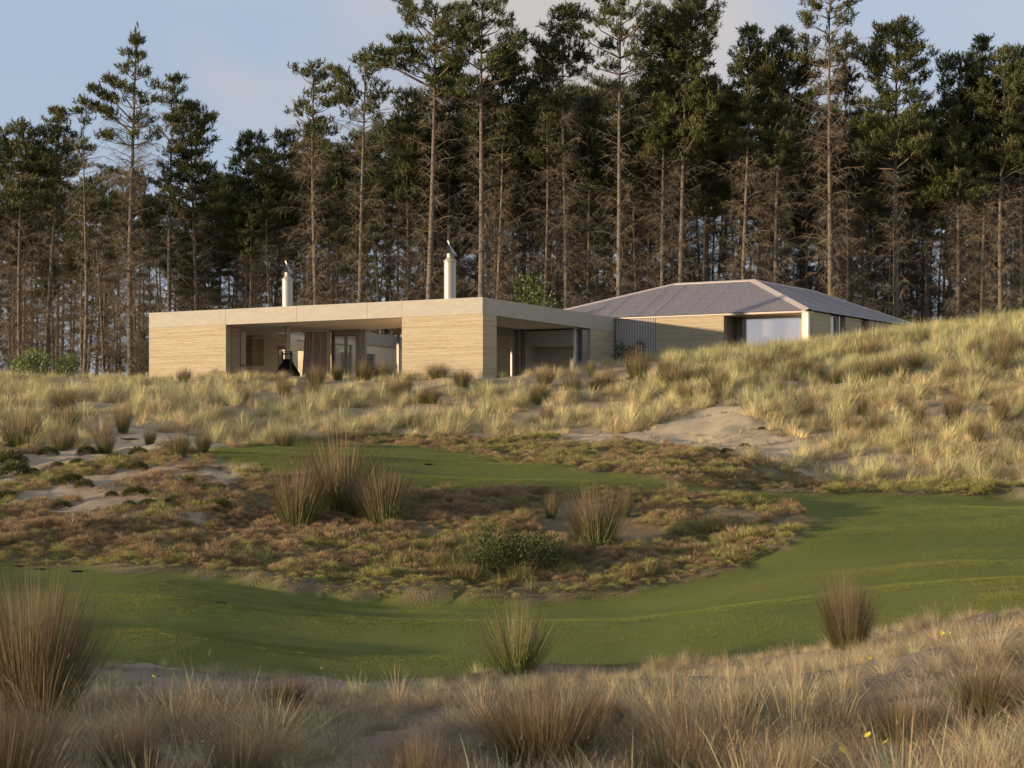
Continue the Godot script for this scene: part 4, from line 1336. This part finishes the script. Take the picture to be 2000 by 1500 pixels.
func make_rushes() -> void:
	for k in 6:
		rushes.append(clump(300 + k, 800, 0.27, 0.60, 1.26, 0.68, 0.10, 0.0075, 3, [GREEN, GREEN, Color(0.18, 0.185, 0.055), OLIVE], [RUST, RUSTY, BROWN, RUST, Color(0.25, 0.17, 0.115)]))
	for k in 3:
		rushes.append(clump(340 + k, 2300, 0.30, 0.55, 1.26, 0.72, 0.10, 0.0042, 3, [GREEN, OLIVE, Color(0.13, 0.115, 0.05)], [RUST, RUSTY, BROWN, BROWN, Color(0.23, 0.165, 0.125)]))
	for k in 2:
		rushes.append(clump(350 + k, 900, 0.22, 0.55, 1.26, 0.72, 0.10, 0.0058, 3, [GREEN, GREEN, Color(0.16, 0.185, 0.05)], [Color(0.19, 0.18, 0.07), RUSTY, OLIVE, Color(0.25, 0.18, 0.11)]))
	# on the hummock
	rush(668, 1005, 150, 1.0, "largest rush clump, at the back of the trio on the hummock")
	rush(580, 1028, 128, 0.85, "left-hand narrow rush clump of the trio on the hummock")
	rush(748, 1022, 112, 1.05, "right-hand spreading rush clump of the trio on the hummock")
	rush(1162, 1064, 118, 0.95, "tall rush clump standing alone on the right half of the hummock")
	rush(1076, 1010, 52, 0.55, "small yellowish rush tuft left of the lone hummock clump")
	rush(1220, 1012, 56, 0.6, "small pale rush tuft just right of the lone hummock clump")
	# by the near fairway edge
	rush(1010, 1312, 125, 1.1, "spreading green rush at the near edge of the fairway, in the middle")
	rush(1658, 1266, 138, 0.68, "upright rush at the near edge of the fairway, on the right")
	rush(66, 1400, 275, 0.80, "big purple-brown rush dome at the left edge of the foreground")
	rush(1060, 1510, 172, 1.25, "dark rusty rush mound at the bottom middle of the photo")
	rush(-20, 1600, 260, 1.0, "rush cut by the bottom left corner of the photo", "rush clumps", 5.0)
	rush(1330, 1590, 190, 1.1, "loose reddish rush at the bottom, right of the rusty mound", "rush clumps", 5.0)
	rush(1545, 1240 + 370, 160, 1.0, "low grey-brown rush cut by the bottom edge right of the middle", "rush clumps", 5.0)
	rush(250, 1530, 120, 1.0, "low red-brown rush right of the corner rush at the bottom left", "rush clumps", 5.0)
	rush(470, 1570, 130, 1.0, "red-brown rush at the bottom edge, left of the middle", "rush clumps", 5.0)
	rush(820, 1600, 170, 0.9, "loose straw-tipped rush left of the rusty mound", "rush clumps", 5.0)
	rush(560, 1385, 62, 1.3, "low tawny tussock on the sand left of the middle", "rush clumps", 8.0)
	rush(1290, 1322, 44, 0.8, "little green rush at the fairway edge right of the middle", "rush clumps", 8.0)
	rush(1760, 1450, 78, 1.5, "dark brown tussock deep in the right foreground", "rush clumps", 8.0)
	rush(1925, 1400, 90, 1.4, "brown tussock by the right edge of the foreground", "rush clumps", 8.0)
	rush(1480, 1405, 60, 1.5, "flat brown tussock right of the green fairway-edge rush", "rush clumps", 8.0)
	rush(1180, 1420, 60, 1.3, "brown tussock above the rusty mound to its right", "rush clumps", 8.0)
	# left dune and its sandy foot
	rush(38, 868, 72, 1.1, "wide dark rush at the left edge below the dune")
	rush(122, 880, 46, 1.1, "low brown rush right of the wide dark rush")
	rush(206, 884, 52, 0.8, "rush on the left rim of the pale sand hollow")
	rush(240, 842, 54, 0.6, "narrow rush at the back rim of the pale sand hollow")
	rush(292, 868, 32, 0.8, "smallest rush, in the middle of the pale sand hollow")
	rush(350, 892, 56, 0.75, "rush on the front rim of the pale sand hollow")
	rush(396, 884, 46, 0.7, "rush on the right rim of the pale sand hollow")
	rush(132, 845, 50, 1.0, "rusty rush on the dune above the low brown rush")
	rush(556, 872, 34, 1.4, "low reddish rush tuft at the back edge of the upper fairway")
	rush(128, 800, 36, 1.3, "reddish rush patch on the left dune flank")
	# in front of the houses
	rush(1248, 742, 62, 0.85, "orange-brown rush in front of the batten wall")
	rush(712, 742, 42, 0.8, "rust-tipped rush below the glass doors, left of the pair")
	rush(748, 742, 40, 1.0, "broad rust-tipped rush below the court opening")
	rush(660, 742, 34, 0.8, "rust-tipped rush below the curtain")
	rush(855, 738, 30, 1.5, "low wide rush at the foot of the near earth wall")
	rush(476, 790, 44, 0.6, "green-footed rush on the sand below the left wall end")
	rush(934, 772, 36, 0.5, "thin green rush on the sand below the near corner")
	rush(1118, 770, 44, 0.9, "rusty rush on the sand below the loggia")
	rush(1182, 762, 46, 0.8, "rusty rush below the end wall of the loggia")
	rush(1155, 735, 34, 0.5, "yellow-green rush sprouting by the loggia's end wall")
	rush(1052, 790, 46, 0.6, "slim rush on the slope left of the sand scar")
	rush(1068, 832, 44, 0.6, "slim rush close above the sand scar")
	# right dune
	var rr := RandomNumberGenerator.new()
	rr.seed = 8
	for i in 32:
		var u := rr.randf_range(1290, 2010)
		var y := pl([[1290, 728], [1450, 725], [1600, 705], [1800, 690], [2010, 665]], u) + rr.randf_range(-2, 62)
		rush(u, y, rr.randf_range(30, 52), rr.randf_range(0.7, 1.2), "rusty rush among the tall grasses along the right-hand dune", "rushes on the right-hand dune", 55.0)
	for i in 12:
		rush(rr.randf_range(1480, 2000), rr.randf_range(790, 870), rr.randf_range(34, 55), rr.randf_range(0.5, 0.8), "slim rush on the dry lower flank of the right-hand dune", "rushes on the lower right-hand flank", 52.0)
	for i in 14:
		rush(rr.randf_range(300, 1180), rr.randf_range(742, 790), rr.randf_range(26, 42), rr.randf_range(0.6, 1.1), "small rush among the tussocks on the slope below the flat-roofed house", "small rushes below the house", 60.0)

func marram_label(u: float, d: float) -> Array:
	if u < 300.0: return ["pale marram tussock on the left dune beside the flat-roofed house", "marram on the left dune"]
	if u < 620.0: return ["pale marram tussock on the slope below the left wall and fire hood", "marram below the left wall"]
	if u < 930.0: return ["pale marram tussock on the slope below the curtain and near wall", "marram below the near wall"]
	if u < 1270.0: return ["pale marram tussock on the sandy slope below the loggia", "marram below the loggia"]
	var low := "on the lower flank" if d < 66.0 else "high on the dune"
	if u < 1450.0: return ["pale marram tussock %s below the shadowed earth wall" % low, "marram %s below the earth wall" % low]
	if u < 1640.0: return ["pale marram tussock %s below the big pale window" % low, "marram %s below the window" % low]
	if u < 1820.0: return ["pale marram tussock %s below the hipped roof's far end" % low, "marram %s below the roof end" % low]
	return ["pale marram tussock %s by the right edge of the photo" % low, "marram %s by the right edge" % low]

func make_grass() -> void:
	var r := RandomNumberGenerator.new()
	r.seed = 2024
	# ---- turf of the fairway
	var turf := []
	for k in 3:
		var b := MB.new()
		for i in 1500:
			var p := Vector3(r.randf_range(-0.55, 0.55), -0.006, r.randf_range(-0.55, 0.55))
			var dir := Vector3(r.randf_range(-0.6, 0.6), 1, r.randf_range(-0.6, 0.6)).normalized()
			var c := Color(0.155, 0.18, 0.042).lerp(Color(0.195, 0.20, 0.055), r.randf())
			if r.randf() < 0.05: c = Color(0.22, 0.19, 0.08)
			b.blade(p, dir, r.randf_range(0.010, 0.020), 0.007, 0.0, 1, c, c, Vector3(r.randf() - 0.5, 0, r.randf() - 0.5).normalized())
		turf.append(b.build(M.grass))
	var tl := [[], [], []]; var tc := [PackedColorArray(), PackedColorArray(), PackedColorArray()]
	var d := 22.0
	var tint_n := noise(91, 0.28, 3)
	while d < 61.0:
		var hw := d * 0.29 + 5.0
		var x := -hw
		while x < hw:
			var px := x + r.randf_range(-0.2, 0.2); var pd := d + r.randf_range(-0.2, 0.2)
			if fairway(px, pd) > 0.45:
				var k := r.randi_range(0, 2)
				var e := 0.35
				var nn := Vector3(-(ground(px + e, pd) - ground(px - e, pd)) / (2 * e), 1.0, (ground(px, pd + e) - ground(px, pd - e)) / (2 * e)).normalized()
				var bx := Vector3.RIGHT.rotated(Vector3.UP, r.randf() * TAU).slide(nn).normalized()
				tl[k].append(Transform3D(Basis(bx, nn, bx.cross(nn)), on_ground(px, pd)))
				var t := tint_n.get_noise_2d(px, pd)
				tc[k].push_back(Color(1.0 + t * 0.22, 1.0 + t * 0.14, 0.95 + t * 0.2) * r.randf_range(0.95, 1.05))
			x += 0.62
		d += 0.62
	for k in 3: scatter("mown_turf", "short mown turf of the green fairway", "grass", turf[k], tl[k], tc[k])

	# ---- knobbly low rough
	var rough := []
	for k in 4: rough.append(dome(500 + k, 260, 0.13, 0.10, 0.055, 0.0048, [Color(0.27, 0.18, 0.115), Color(0.27, 0.205, 0.105), Color(0.31, 0.215, 0.135), Color(0.225, 0.165, 0.095)]))
	for k in 4: rough.append(dome(510 + k, 260, 0.13, 0.095, 0.055, 0.0048, [Color(0.27, 0.25, 0.09), Color(0.25, 0.255, 0.085), Color(0.19, 0.20, 0.068), Color(0.30, 0.25, 0.115)]))
	var rl := []; var rc := []
	for k in 8: rl.append([]); rc.append(PackedColorArray())
	var hue := noise(92, 0.16, 3)
	d = 34.0
	while d < 63.0:
		var hw := d * 0.29 + 5.0
		var x := -hw
		while x < hw:
			var px := x + r.randf_range(-0.15, 0.15); var pd := d + r.randf_range(-0.15, 0.15)
			x += 0.155
			var cv := cover(px, pd)
			if cv != 2 and cv != 3: continue
			var u := bearing(px, pd)
			var dn := n_dens.get_noise_2d(px * 1.4, pd * 1.4)
			var lean := smoothstep(52.0, 43.5, pd) * 0.5 + smoothstep(150.0, 470.0, u) * 0.15
			if cv == 3 and (dn < 0.32 - lean or r.randf() < 0.3): continue
			if cv == 2 and dn < -0.30 - (0.25 if u < 900.0 else 0.0): continue
			# bare sand under the lone rush clump
			if u > 1050.0 and u < 1300.0 and pd > 41.0 and pd < 44.0 and (dn < 0.22 or r.randf() < 0.4): continue
			var green := hue.get_noise_2d(px, pd) + smoothstep(2.6, 0.2, pd - pl(TOE, u)) * 0.75 + (0.3 if pd > 46.5 else 0.0)
			var k := r.randi_range(0, 3) + (4 if green + r.randf_range(-0.7, 0.7) > 0.35 else 0)
			var s := r.randf_range(0.6, 1.15) * (1.75 if r.randf() < 0.22 else 1.0) * (1.0 + dn * 0.6)
			s *= lerpf(0.55, 1.0, smoothstep(0.1, 1.8, absf(pd - pl(TOE, u))))
			if fairway(px, pd) > 0.15: s *= 0.6
			rl[k].append(Transform3D(Basis(Vector3.UP, r.randf() * TAU).scaled(Vector3(s, s * r.randf_range(0.8, 1.25), s)), on_ground(px, pd)))
			rc[k].push_back(Color(1.22, 1.19, 1.08) * r.randf_range(0.7, 1.2))
		d += 0.155
	for k in 8: scatter("rough_turf", "knobbly brown and olive rough turf covering the hummock and banks", "grass", rough[k], rl[k], rc[k])

	# ---- lines of withered runners across the sand scar
	var run := clump(560, 16, 0.10, 0.06, 0.16, 1.2, 0.5, 0.010, 2, [TAN, BROWN, RUSTY, Color(0.22, 0.16, 0.10)])
	var ul := []; var uc := PackedColorArray()
	for ln in [[[1235, 832], [1262, 846], [1300, 864], [1345, 884]], [[1250, 832], [1330, 820], [1440, 803]], [[1345, 868], [1440, 846], [1530, 824]], [[1380, 872], [1460, 856], [1550, 842]], [[1410, 882], [1490, 870], [1545, 860]], [[1150, 850], [1235, 834]]]:
		for i in ln.size() - 1:
			var steps := 26
			for k in steps:
				var t := (k + r.randf()) / steps
				var at := hit(lerpf(ln[i][0], ln[i + 1][0], t) + r.randf_range(-2, 2), lerpf(ln[i][1], ln[i + 1][1], t) + r.randf_range(-1.5, 1.5), 48.0)
				ul.append(Transform3D(Basis(Vector3.UP, r.randf() * TAU).scaled(Vector3.ONE * r.randf_range(0.5, 1.3)), at))
				uc.push_back(Color(1, 1, 1) * r.randf_range(0.7, 1.1))
	scatter("withered_runners", "lines of withered runners across the bare sand scar", "grass", run, ul, uc)

	# ---- cushion plants on the left sandy slope
	var cush := []
	for k in 4: cush.append(dome(600 + k, 1500, 0.5, 0.62, 0.16, 0.03, [DKGREEN, OLIVE, Color(0.11, 0.12, 0.04), Color(0.17, 0.13, 0.06)]))
	var placed := 0
	var spots := [[95, 885, 34], [170, 884, 36], [152, 903, 28], [112, 908, 24], [66, 918, 20], [106, 924, 26], [103, 940, 22], [228, 900, 40], [270, 912, 36], [335, 940, 26], [368, 945, 30], [393, 960, 32], [430, 952, 22], [395, 958, 28], [340, 975, 34], [265, 968, 44], [316, 988, 24], [20, 905, 60], [30, 930, 60], [10, 968, 40], [140, 945, 48], [165, 950, 36], [290, 988, 30], [218, 966, 24], [383, 980, 20], [252, 985, 26], [430, 990, 40], [120, 990, 32], [270, 883, 36]]
	for q in spots:
		var at := hit(q[0], q[1] + 4.0, 36.0)
		var s: float = q[2] / F * -at.z / 1.05
		var o := part("cushion_plant", cush[placed % 4], self)
		o.position = at
		o.rotation.y = placed * 1.3
		o.scale = Vector3(s * 1.25, s * 0.9, s * 1.1)
		tag(o, "small dark cushion plant on the bare sandy slope at the left", "plant", "cushion plants on the left sandy slope")
		placed += 1
	for q in [[1210, 752, 24], [1235, 745, 22], [1340, 752, 18], [1420, 888, 22], [1455, 872, 18], [1390, 882, 16], [1500, 905, 20], [1320, 886, 16]]:
		var at := hit(q[0], q[1], 50.0)
		var s: float = q[2] / F * -at.z / 1.05
		var o := part("cushion_plant", cush[placed % 4], self)
		o.position = at
		o.scale = Vector3(s * 1.3, s * 0.8, s)
		tag(o, "small green cushion plant beside the sand scar or loggia slope", "plant", "cushion plants on the right slope")
		placed += 1

	# ---- dune grasses
	var mar := []
	for k in 4: mar.append(clump(700 + k, 210, 0.25, 0.5, 1.05, 0.9, 0.85, 0.009, 3, [STRAW, PALEGREEN, GREYGREEN, STRAW, PALEGREEN]))
	for k in 3: mar.append(clump(710 + k, 210, 0.27, 0.5, 1.05, 0.85, 0.8, 0.009, 3, [PALEGREEN, GREYGREEN, GREEN, PALEGREEN, STRAW]))
	for k in 2: mar.append(clump(720 + k, 180, 0.27, 0.42, 0.9, 0.95, 0.8, 0.009, 3, [STRAW, TAN, STRAW, RUSTY]))
	var dry := []
	for k in 5: dry.append(clump(730 + k, 150, 0.30, 0.24, 0.58, 1.1, 0.9, 0.0085, 2, [STRAW, TAN, STRAW, Color(0.40, 0.31, 0.16), PALEGREEN], [], 0.06))
	var ml := []; var mc := []
	for k in 9: ml.append([]); mc.append(PackedColorArray())
	var dl := []; var dc := []
	for k in 5: dl.append([]); dc.append(PackedColorArray())
	var singles := []
	d = 50.0
	while d < 92.0:
		var hw := d * 0.29 + 5.0
		var x := -hw
		while x < hw:
			var px := x + r.randf_range(-0.2, 0.2); var pd := d + r.randf_range(-0.2, 0.2)
			x += 0.36
			var cv := cover(px, pd)
			if cv != 5 and cv != 4: continue
			var pp := plan(px, pd)
			if box_dist(pp, Vector2(-0.3, -0.35), Vector2(20.5, 23.5)) < 0.0 or box_dist(pp, Vector2(-10.4, 12.9), Vector2(5.0, 30.0)) < 0.0: continue
			var u := bearing(px, pd)
			var dn := n_dens.get_noise_2d(px, pd)
			var right := smoothstep(1180.0, 1420.0, u)
			if cv == 4:
				if r.randf() < 0.025:
					var k4 := r.randi_range(0, 4)
					dl[k4].append(Transform3D(Basis(Vector3.UP, r.randf() * TAU).scaled(Vector3.ONE * r.randf_range(0.35, 0.6)), on_ground(px, pd)))
					dc[k4].push_back(Color(1, 1, 1))
				continue
			# dry short cover
			var low := smoothstep(72.0, 64.0, pd)
			var pdry := 0.46 * (1.0 - right) * (0.5 + low) + right * lerpf(0.30, 0.95, low)
			pdry *= 0.55 + dn
			if u < 430.0 and pd < 62.0: pdry *= 0.5
			if r.randf() < pdry:
				var k := r.randi_range(0, 4)
				var s := r.randf_range(0.7, 1.25)
				dl[k].append(Transform3D(Basis(Vector3.UP, r.randf_range(-0.8, 0.8)).scaled(Vector3(s, s * r.randf_range(0.8, 1.2), s)), on_ground(px, pd)))
				var tq := n_big.get_noise_2d(px * 3.0 + 30.0, pd * 3.0)
				dc[k].push_back(Color(1.0 + tq * 0.35, 0.98 + tq * 0.4, 0.95 + tq * 0.4) * r.randf_range(0.75, 1.15))
			# marram tussocks
			var pm := 0.17 + dn * 0.6
			if right > 0.5: pm = lerpf(0.5 + dn * 0.3, 0.10, low)
			else:
				# thinner on the trampled sand near the walls
				pm *= lerpf(1.0, 0.35, smoothstep(70.0, 73.5, pd) * smoothstep(820.0, 900.0, u))
				if u > 300.0 and u < 560.0 and pd > 71.0 and pd < 76.0: pm *= 0.35
				if u > 840.0: pm *= lerpf(1.0, 0.45, low)
				pm *= lerpf(0.55, 1.0, smoothstep(56.0, 60.0, pd))
			if r.randf() < pm:
				var k := r.randi_range(0, 3) if r.randf() < 0.55 else r.randi_range(4, 6)
				if r.randf() < 0.18: k = r.randi_range(7, 8)
				if right > 0.6 and r.randf() < 0.5: k = r.randi_range(4, 6)
				var s := r.randf_range(0.5, 1.0) * (1.0 + dn * 0.3)
				if u < 1260.0 and pd > 70.5: s *= 0.58
				var tr := Transform3D(Basis(Vector3.UP, r.randf_range(-0.9, 0.9)).scaled(Vector3(s, s * r.randf_range(0.85, 1.15), s)), on_ground(px, pd))
				if singles.size() < 290 and s > 0.6 and pd < 77.0 and u > -10.0 and u < 2010.0 and r.randf() < 0.42:
					singles.append([k, tr, u, pd])
				else:
					ml[k].append(tr)
					var tq := n_big.get_noise_2d(px * 3.0 + 30.0, pd * 3.0)
					mc[k].push_back(Color(1.0 + tq * 0.35, 1.0 + tq * 0.3, 0.95 + tq * 0.25) * r.randf_range(0.75, 1.15))
		d += 0.36
	for k in 9: scatter("marram_grass", "pale marram grass thickly covering the dunes", "grass", mar[k], ml[k], mc[k])
	for k in 5: scatter("dry_grass", "short straw-coloured grass on the dune flanks", "grass", dry[k], dl[k], dc[k])
	for q in singles:
		var o := part("marram_tussock", mar[q[0]], self)
		o.transform = q[1]
		var lb := marram_label(q[2], q[3])
		tag(o, lb[0], "grass", lb[1])

	# ---- foreground grass
	var fore := []
	for k in 3: fore.append(clump(800 + k, 210, 0.20, 0.22, 0.70, 1.1, 1.0, 0.0034, 4, [TAN, STRAW, Color(0.43, 0.315, 0.21), Color(0.34, 0.235, 0.16)], [], 0.10))
	for k in 3: fore.append(clump(810 + k, 210, 0.22, 0.22, 0.68, 1.2, 1.2, 0.0034, 4, [Color(0.38, 0.28, 0.19), Color(0.33, 0.215, 0.14), Color(0.29, 0.185, 0.12), TAN, GREYGREEN], [], 0.08))
	for k in 2: fore.append(clump(820 + k, 90, 0.18, 0.25, 0.55, 1.0, 0.9, 0.006, 4, [GREYGREEN, PALEGREEN, Color(0.27, 0.31, 0.21), TAN]))
	for k in 3: fore.append(clump(826 + k, 260, 0.26, 0.22, 0.50, 1.6, 2.2, 0.0034, 4, [TAN, Color(0.40, 0.305, 0.215), Color(0.34, 0.24, 0.165), STRAW, GREYGREEN]))
	var fl := []; var fc := []
	for k in 11: fl.append([]); fc.append(PackedColorArray())
	d = 4.2
	while d < 29.0:
		var hw := d * 0.29 + 2.2
		var x := -hw
		while x < hw:
			var px := x + r.randf_range(-0.15, 0.15); var pd := d + r.randf_range(-0.15, 0.15)
			x += 0.23
			if cover(px, pd) != 0: continue
			var u := bearing(px, pd)
			var dn := n_dens.get_noise_2d(px * 1.7 + 40.0, pd * 1.7)
			var dens := maxf(0.3, 0.7 + dn * 1.3)
			dens *= 1.0 - 0.6 * exp(-pow((u - 760.0) / 130.0, 2.0) - pow((pd - 18.5) / 3.0, 2.0))
			dens *= 1.0 - 0.55 * exp(-pow((u - 300.0) / 90.0, 2.0) - pow((pd - 20.5) / 2.5, 2.0))
			if u < 1000.0 and pd > 21.0: dens *= 0.7
			if r.randf() > dens: continue
			var k := r.randi_range(0, 5)
			if u < 1100.0 and pd > 15.0 and r.randf() < 0.5: k = r.randi_range(6, 7)
			elif r.randf() < 0.5: k = r.randi_range(8, 10)
			elif r.randf() < 0.15: k = r.randi_range(6, 7)
			var s := r.randf_range(0.55, 1.1) * (1.0 + dn * 0.8) * 0.74
			s *= lerpf(1.0, lerpf(0.42, 0.62, smoothstep(1050.0, 1400.0, u)), smoothstep(11.5, 17.0, pd))
			fl[k].append(Transform3D(Basis(Vector3.UP, r.randf() * TAU).scaled(Vector3(s, s * r.randf_range(0.8, 1.2), s)), on_ground(px, pd)))
			var tn := n_big.get_noise_2d(px * 5.0 + 90.0, pd * 5.0)
			fc[k].push_back(Color(0.9 + tn * 0.45, 0.89 + tn * 0.42, 0.84 + tn * 0.3) * r.randf_range(0.72, 1.2))
		d += 0.23
	for k in 11: scatter("foreground_grass", "dry grey-brown grass filling the foreground dune", "grass", fore[k], fl[k], fc[k])

func shrub(called: String, label: String, u: float, y: float, blobs: Array, leaves: int, leaf: float, pal: Array, sd: int, dist := 0.0) -> void:
	var at := hit(u, y, 30.0) if dist == 0.0 else on_ground((u - 1000.0) / F * dist, dist)
	var o := thing(called, label, "shrub", at)
	part("foliage", leafy(sd, blobs, leaves, leaf, pal), o)
	part("stems", stems(sd + 1, blobs, 0.03), o)
	if dist > 95.0: o.scale = Vector3.ONE * 1.35

func make_shrubs() -> void:
	shrub("leafy_shrub", "tall bright-leaved shrub rising behind the loggia roof", 1045, 0, [[Vector3(0.1, 3.3, 0), Vector3(1.1, 1.4, 1.0)], [Vector3(-0.9, 2.2, 0), Vector3(0.9, 1.1, 0.9)], [Vector3(1.2, 2.2, 0.2), Vector3(1.0, 1.2, 0.9)], [Vector3(0.2, 1.3, 0), Vector3(1.4, 1.0, 1.0)], [Vector3(-0.2, 4.4, 0), Vector3(0.6, 0.8, 0.6)]], 430, 0.16, [Color(0.10, 0.125, 0.04), Color(0.14, 0.155, 0.05), Color(0.07, 0.09, 0.03)], 41, 97.0)
	shrub("leafy_shrub", "round green shrub at the forest edge on the far left", 62, 0, [[Vector3(-0.3, 0.6, 0), Vector3(0.6, 0.55, 0.6)], [Vector3(0.4, 0.75, 0), Vector3(0.5, 0.55, 0.5)], [Vector3(0.0, 1.0, 0), Vector3(0.4, 0.4, 0.4)]], 1500, 0.12, [Color(0.17, 0.21, 0.065), Color(0.22, 0.25, 0.09)], 45, 79.0)
	shrub("leafy_shrub", "smaller green shrub right of the round one on the far left", 128, 0, [[Vector3(0, 0.55, 0), Vector3(0.55, 0.5, 0.5)], [Vector3(0.3, 0.75, 0), Vector3(0.35, 0.35, 0.35)]], 1500, 0.12, [Color(0.17, 0.21, 0.065), Color(0.22, 0.25, 0.09)], 47, 79.0)
	shrub("leafy_shrub", "dark green shrub against the batten wall", 1222, 0, [[Vector3(0, 0.45, 0), Vector3(0.7, 0.5, 0.5)], [Vector3(0.6, 0.75, 0), Vector3(0.35, 0.45, 0.35)], [Vector3(-0.3, 0.8, 0), Vector3(0.25, 0.4, 0.25)]], 1100, 0.11, [Color(0.06, 0.085, 0.035), Color(0.09, 0.115, 0.045)], 49, 82.5)
	shrub("leafy_shrub", "dark bush at the forest edge by the right side of the photo", 1985, 0, [[Vector3(0, 1.0, 0), Vector3(1.1, 1.0, 1.0)], [Vector3(0.5, 1.7, 0), Vector3(0.8, 0.8, 0.8)]], 800, 0.14, [Color(0.045, 0.06, 0.022), Color(0.07, 0.085, 0.03)], 51, 89.0)
	shrub("wiry_bush", "dense dark green wiry bush on the front of the hummock", 1005, 1118, [[Vector3(-0.35, 0.42, 0), Vector3(0.65, 0.5, 0.6)], [Vector3(0.45, 0.40, 0.1), Vector3(0.7, 0.46, 0.6)], [Vector3(0.0, 0.25, 0.35), Vector3(0.9, 0.3, 0.5)]], 5200, 0.05, [Color(0.05, 0.065, 0.02), Color(0.075, 0.088, 0.026), Color(0.035, 0.046, 0.016)], 53)
	# soft olive grass skirt round the wiry bush
	var r := RandomNumberGenerator.new()
	r.seed = 66
	var skirt := clump(840, 160, 0.22, 0.25, 0.55, 0.9, 0.7, 0.009, 3, [OLIVE, Color(0.22, 0.18, 0.085), Color(0.17, 0.165, 0.06)])
	var list := []; var tint := PackedColorArray()
	for i in 110:
		var u := 990.0 + r.randfn() * 85.0; var y := 1098.0 + r.randfn() * 20.0
		var at := hit(u, y, 34.0)
		list.append(Transform3D(Basis(Vector3.UP, r.randf() * TAU).scaled(Vector3.ONE * r.randf_range(0.6, 1.1)), at))
		tint.push_back(Color(1, 1, 1) * r.randf_range(0.85, 1.1))
	scatter("olive_grass", "soft olive grass skirt round the wiry bush", "grass", skirt, list, tint)

func make_flowers() -> void:
	var petal := leafmat(0.4, 0.5)
	var fm := MB.new()
	fm.col = Color(0.68, 0.58, 0.06)
	for k in 4:
		var a := TAU * k / 4
		var o := Vector3(cos(a), 0.25, sin(a)); var s := Vector3(-sin(a), 0.1, cos(a)); var t := Vector3(sin(a), 0.1, -cos(a))
		fm.tri(Vector3.ZERO, (o + s * 0.8) * 0.02, o * 0.03); fm.tri(Vector3.ZERO, o * 0.03, (o + t * 0.8) * 0.02)
	var fmesh := fm.build(petal)
	var sm := MB.new()
	sm.col = Color(0.15, 0.17, 0.06)
	sm.tube(PackedVector3Array([Vector3(0, -0.45, 0), Vector3(0.02, -0.2, 0), Vector3(0, 0, 0)]), PackedFloat32Array([0.004, 0.003, 0.002]), 4)
	var smesh := sm.build(M.twig)
	var L := [
		[628, 1305, 22, "yellow flower at the fairway's near edge, left of the middle"], [1045, 1345, 15, ""],
		[1695, 1436, 9.5, "yellow flower upper in the bottom right group"], [1730, 1450, 9.0, "yellow flower in the middle of the bottom right group"],
		[1788, 1456, 8.8, "largest yellow flower of the bottom right group"], [1644, 1466, 8.8, "yellow flower at the left of the bottom right group"],
		[1840, 1301, 15, "yellow flower, left of the pair on the right foreground dune"], [1856, 1304, 15, "yellow flower, right of the pair on the right foreground dune"],
		[1697, 1324, 14, "faint yellow flower below the upright rush on the right"], [398, 1345, 14, "yellow flower right of the big purple-brown rush"],
		[300, 1322, 15, "small yellow flower close to the big purple-brown rush"], [1963, 1488, 8.5, "yellow flower near the bottom right corner"],
	]
	for q in L:
		if q[3] == "": continue
		var d: float = q[2]
		var x: float = (q[0] - 1000.0) / F * d
		var y: float = EYE + (880.0 - q[1]) / F * d
		var g := ground(x, d)
		var o := thing("yellow_flower", q[3], "flower", Vector3(x, maxf(y, g + 0.12), -d), q[0] * 0.7, "yellow evening flowers")
		var f := part("bloom", fmesh, o)
		f.rotation = Vector3(0.7, 0, 0.1)
		f.scale = Vector3.ONE * 0.75
		var s := part("stem", smesh, o)
		s.scale = Vector3(1, (maxf(y, g + 0.12) - g + 0.03) / 0.45, 1)

func make_small_things() -> void:
	# dark irrigation covers let into the turf
	var b := MB.new()
	b.lathe(Vector3.ZERO, [[0.0, 0.02], [0.11, 0.02], [0.125, 0.012], [0.125, -0.02]], 18)
	var m := b.build(M.black)
	var L := [[35, 1107, "leftmost dark irrigation cover in the fairway turf"], [78, 1111, "second dark irrigation cover from the left in the turf"], [150, 1116, "third dark irrigation cover from the left in the turf"], [428, 1178, "lone dark irrigation cover on the shaded left fairway"], [836, 906, "dark irrigation cover on the upper fairway right of the rush trio"]]
	for q in L:
		var o := part("irrigation_cover", m, self)
		o.position = hit(q[0], q[1], 27.0)
		tag(o, q[2], "cover", "irrigation covers")
	# bits of driftwood on the sand hollow
	var w := MB.new()
	w.col = Color(0.12, 0.09, 0.07)
	w.tube(PackedVector3Array([Vector3(-0.35, 0.02, 0), Vector3(-0.1, 0.05, 0.03), Vector3(0.15, 0.04, 0), Vector3(0.35, 0.07, -0.04)]), PackedFloat32Array([0.03, 0.04, 0.035, 0.015]), 6, true)
	var wm := w.build(M.twig)
	for q in [[255, 862, "driftwood stick lying in the pale sand hollow"], [1490, 838, "dark driftwood at the top of the sand scar"]]:
		var o := part("driftwood", wm, self)
		o.position = hit(q[0], q[1], 45.0)
		o.rotation.y = q[0]
		tag(o, q[2], "driftwood", "")

func _ready() -> void:
	make_world()
	make_materials()
	make_profiles()
	make_ground()
	print("ground ", Time.get_ticks_msec())
	make_house()
	make_wing()
	print("houses ", Time.get_ticks_msec())
	make_pines()
	print("pines ", Time.get_ticks_msec())
	make_rushes()
	make_grass()
	make_shrubs()
	make_flowers()
	make_small_things()
	print("plants ", Time.get_ticks_msec())
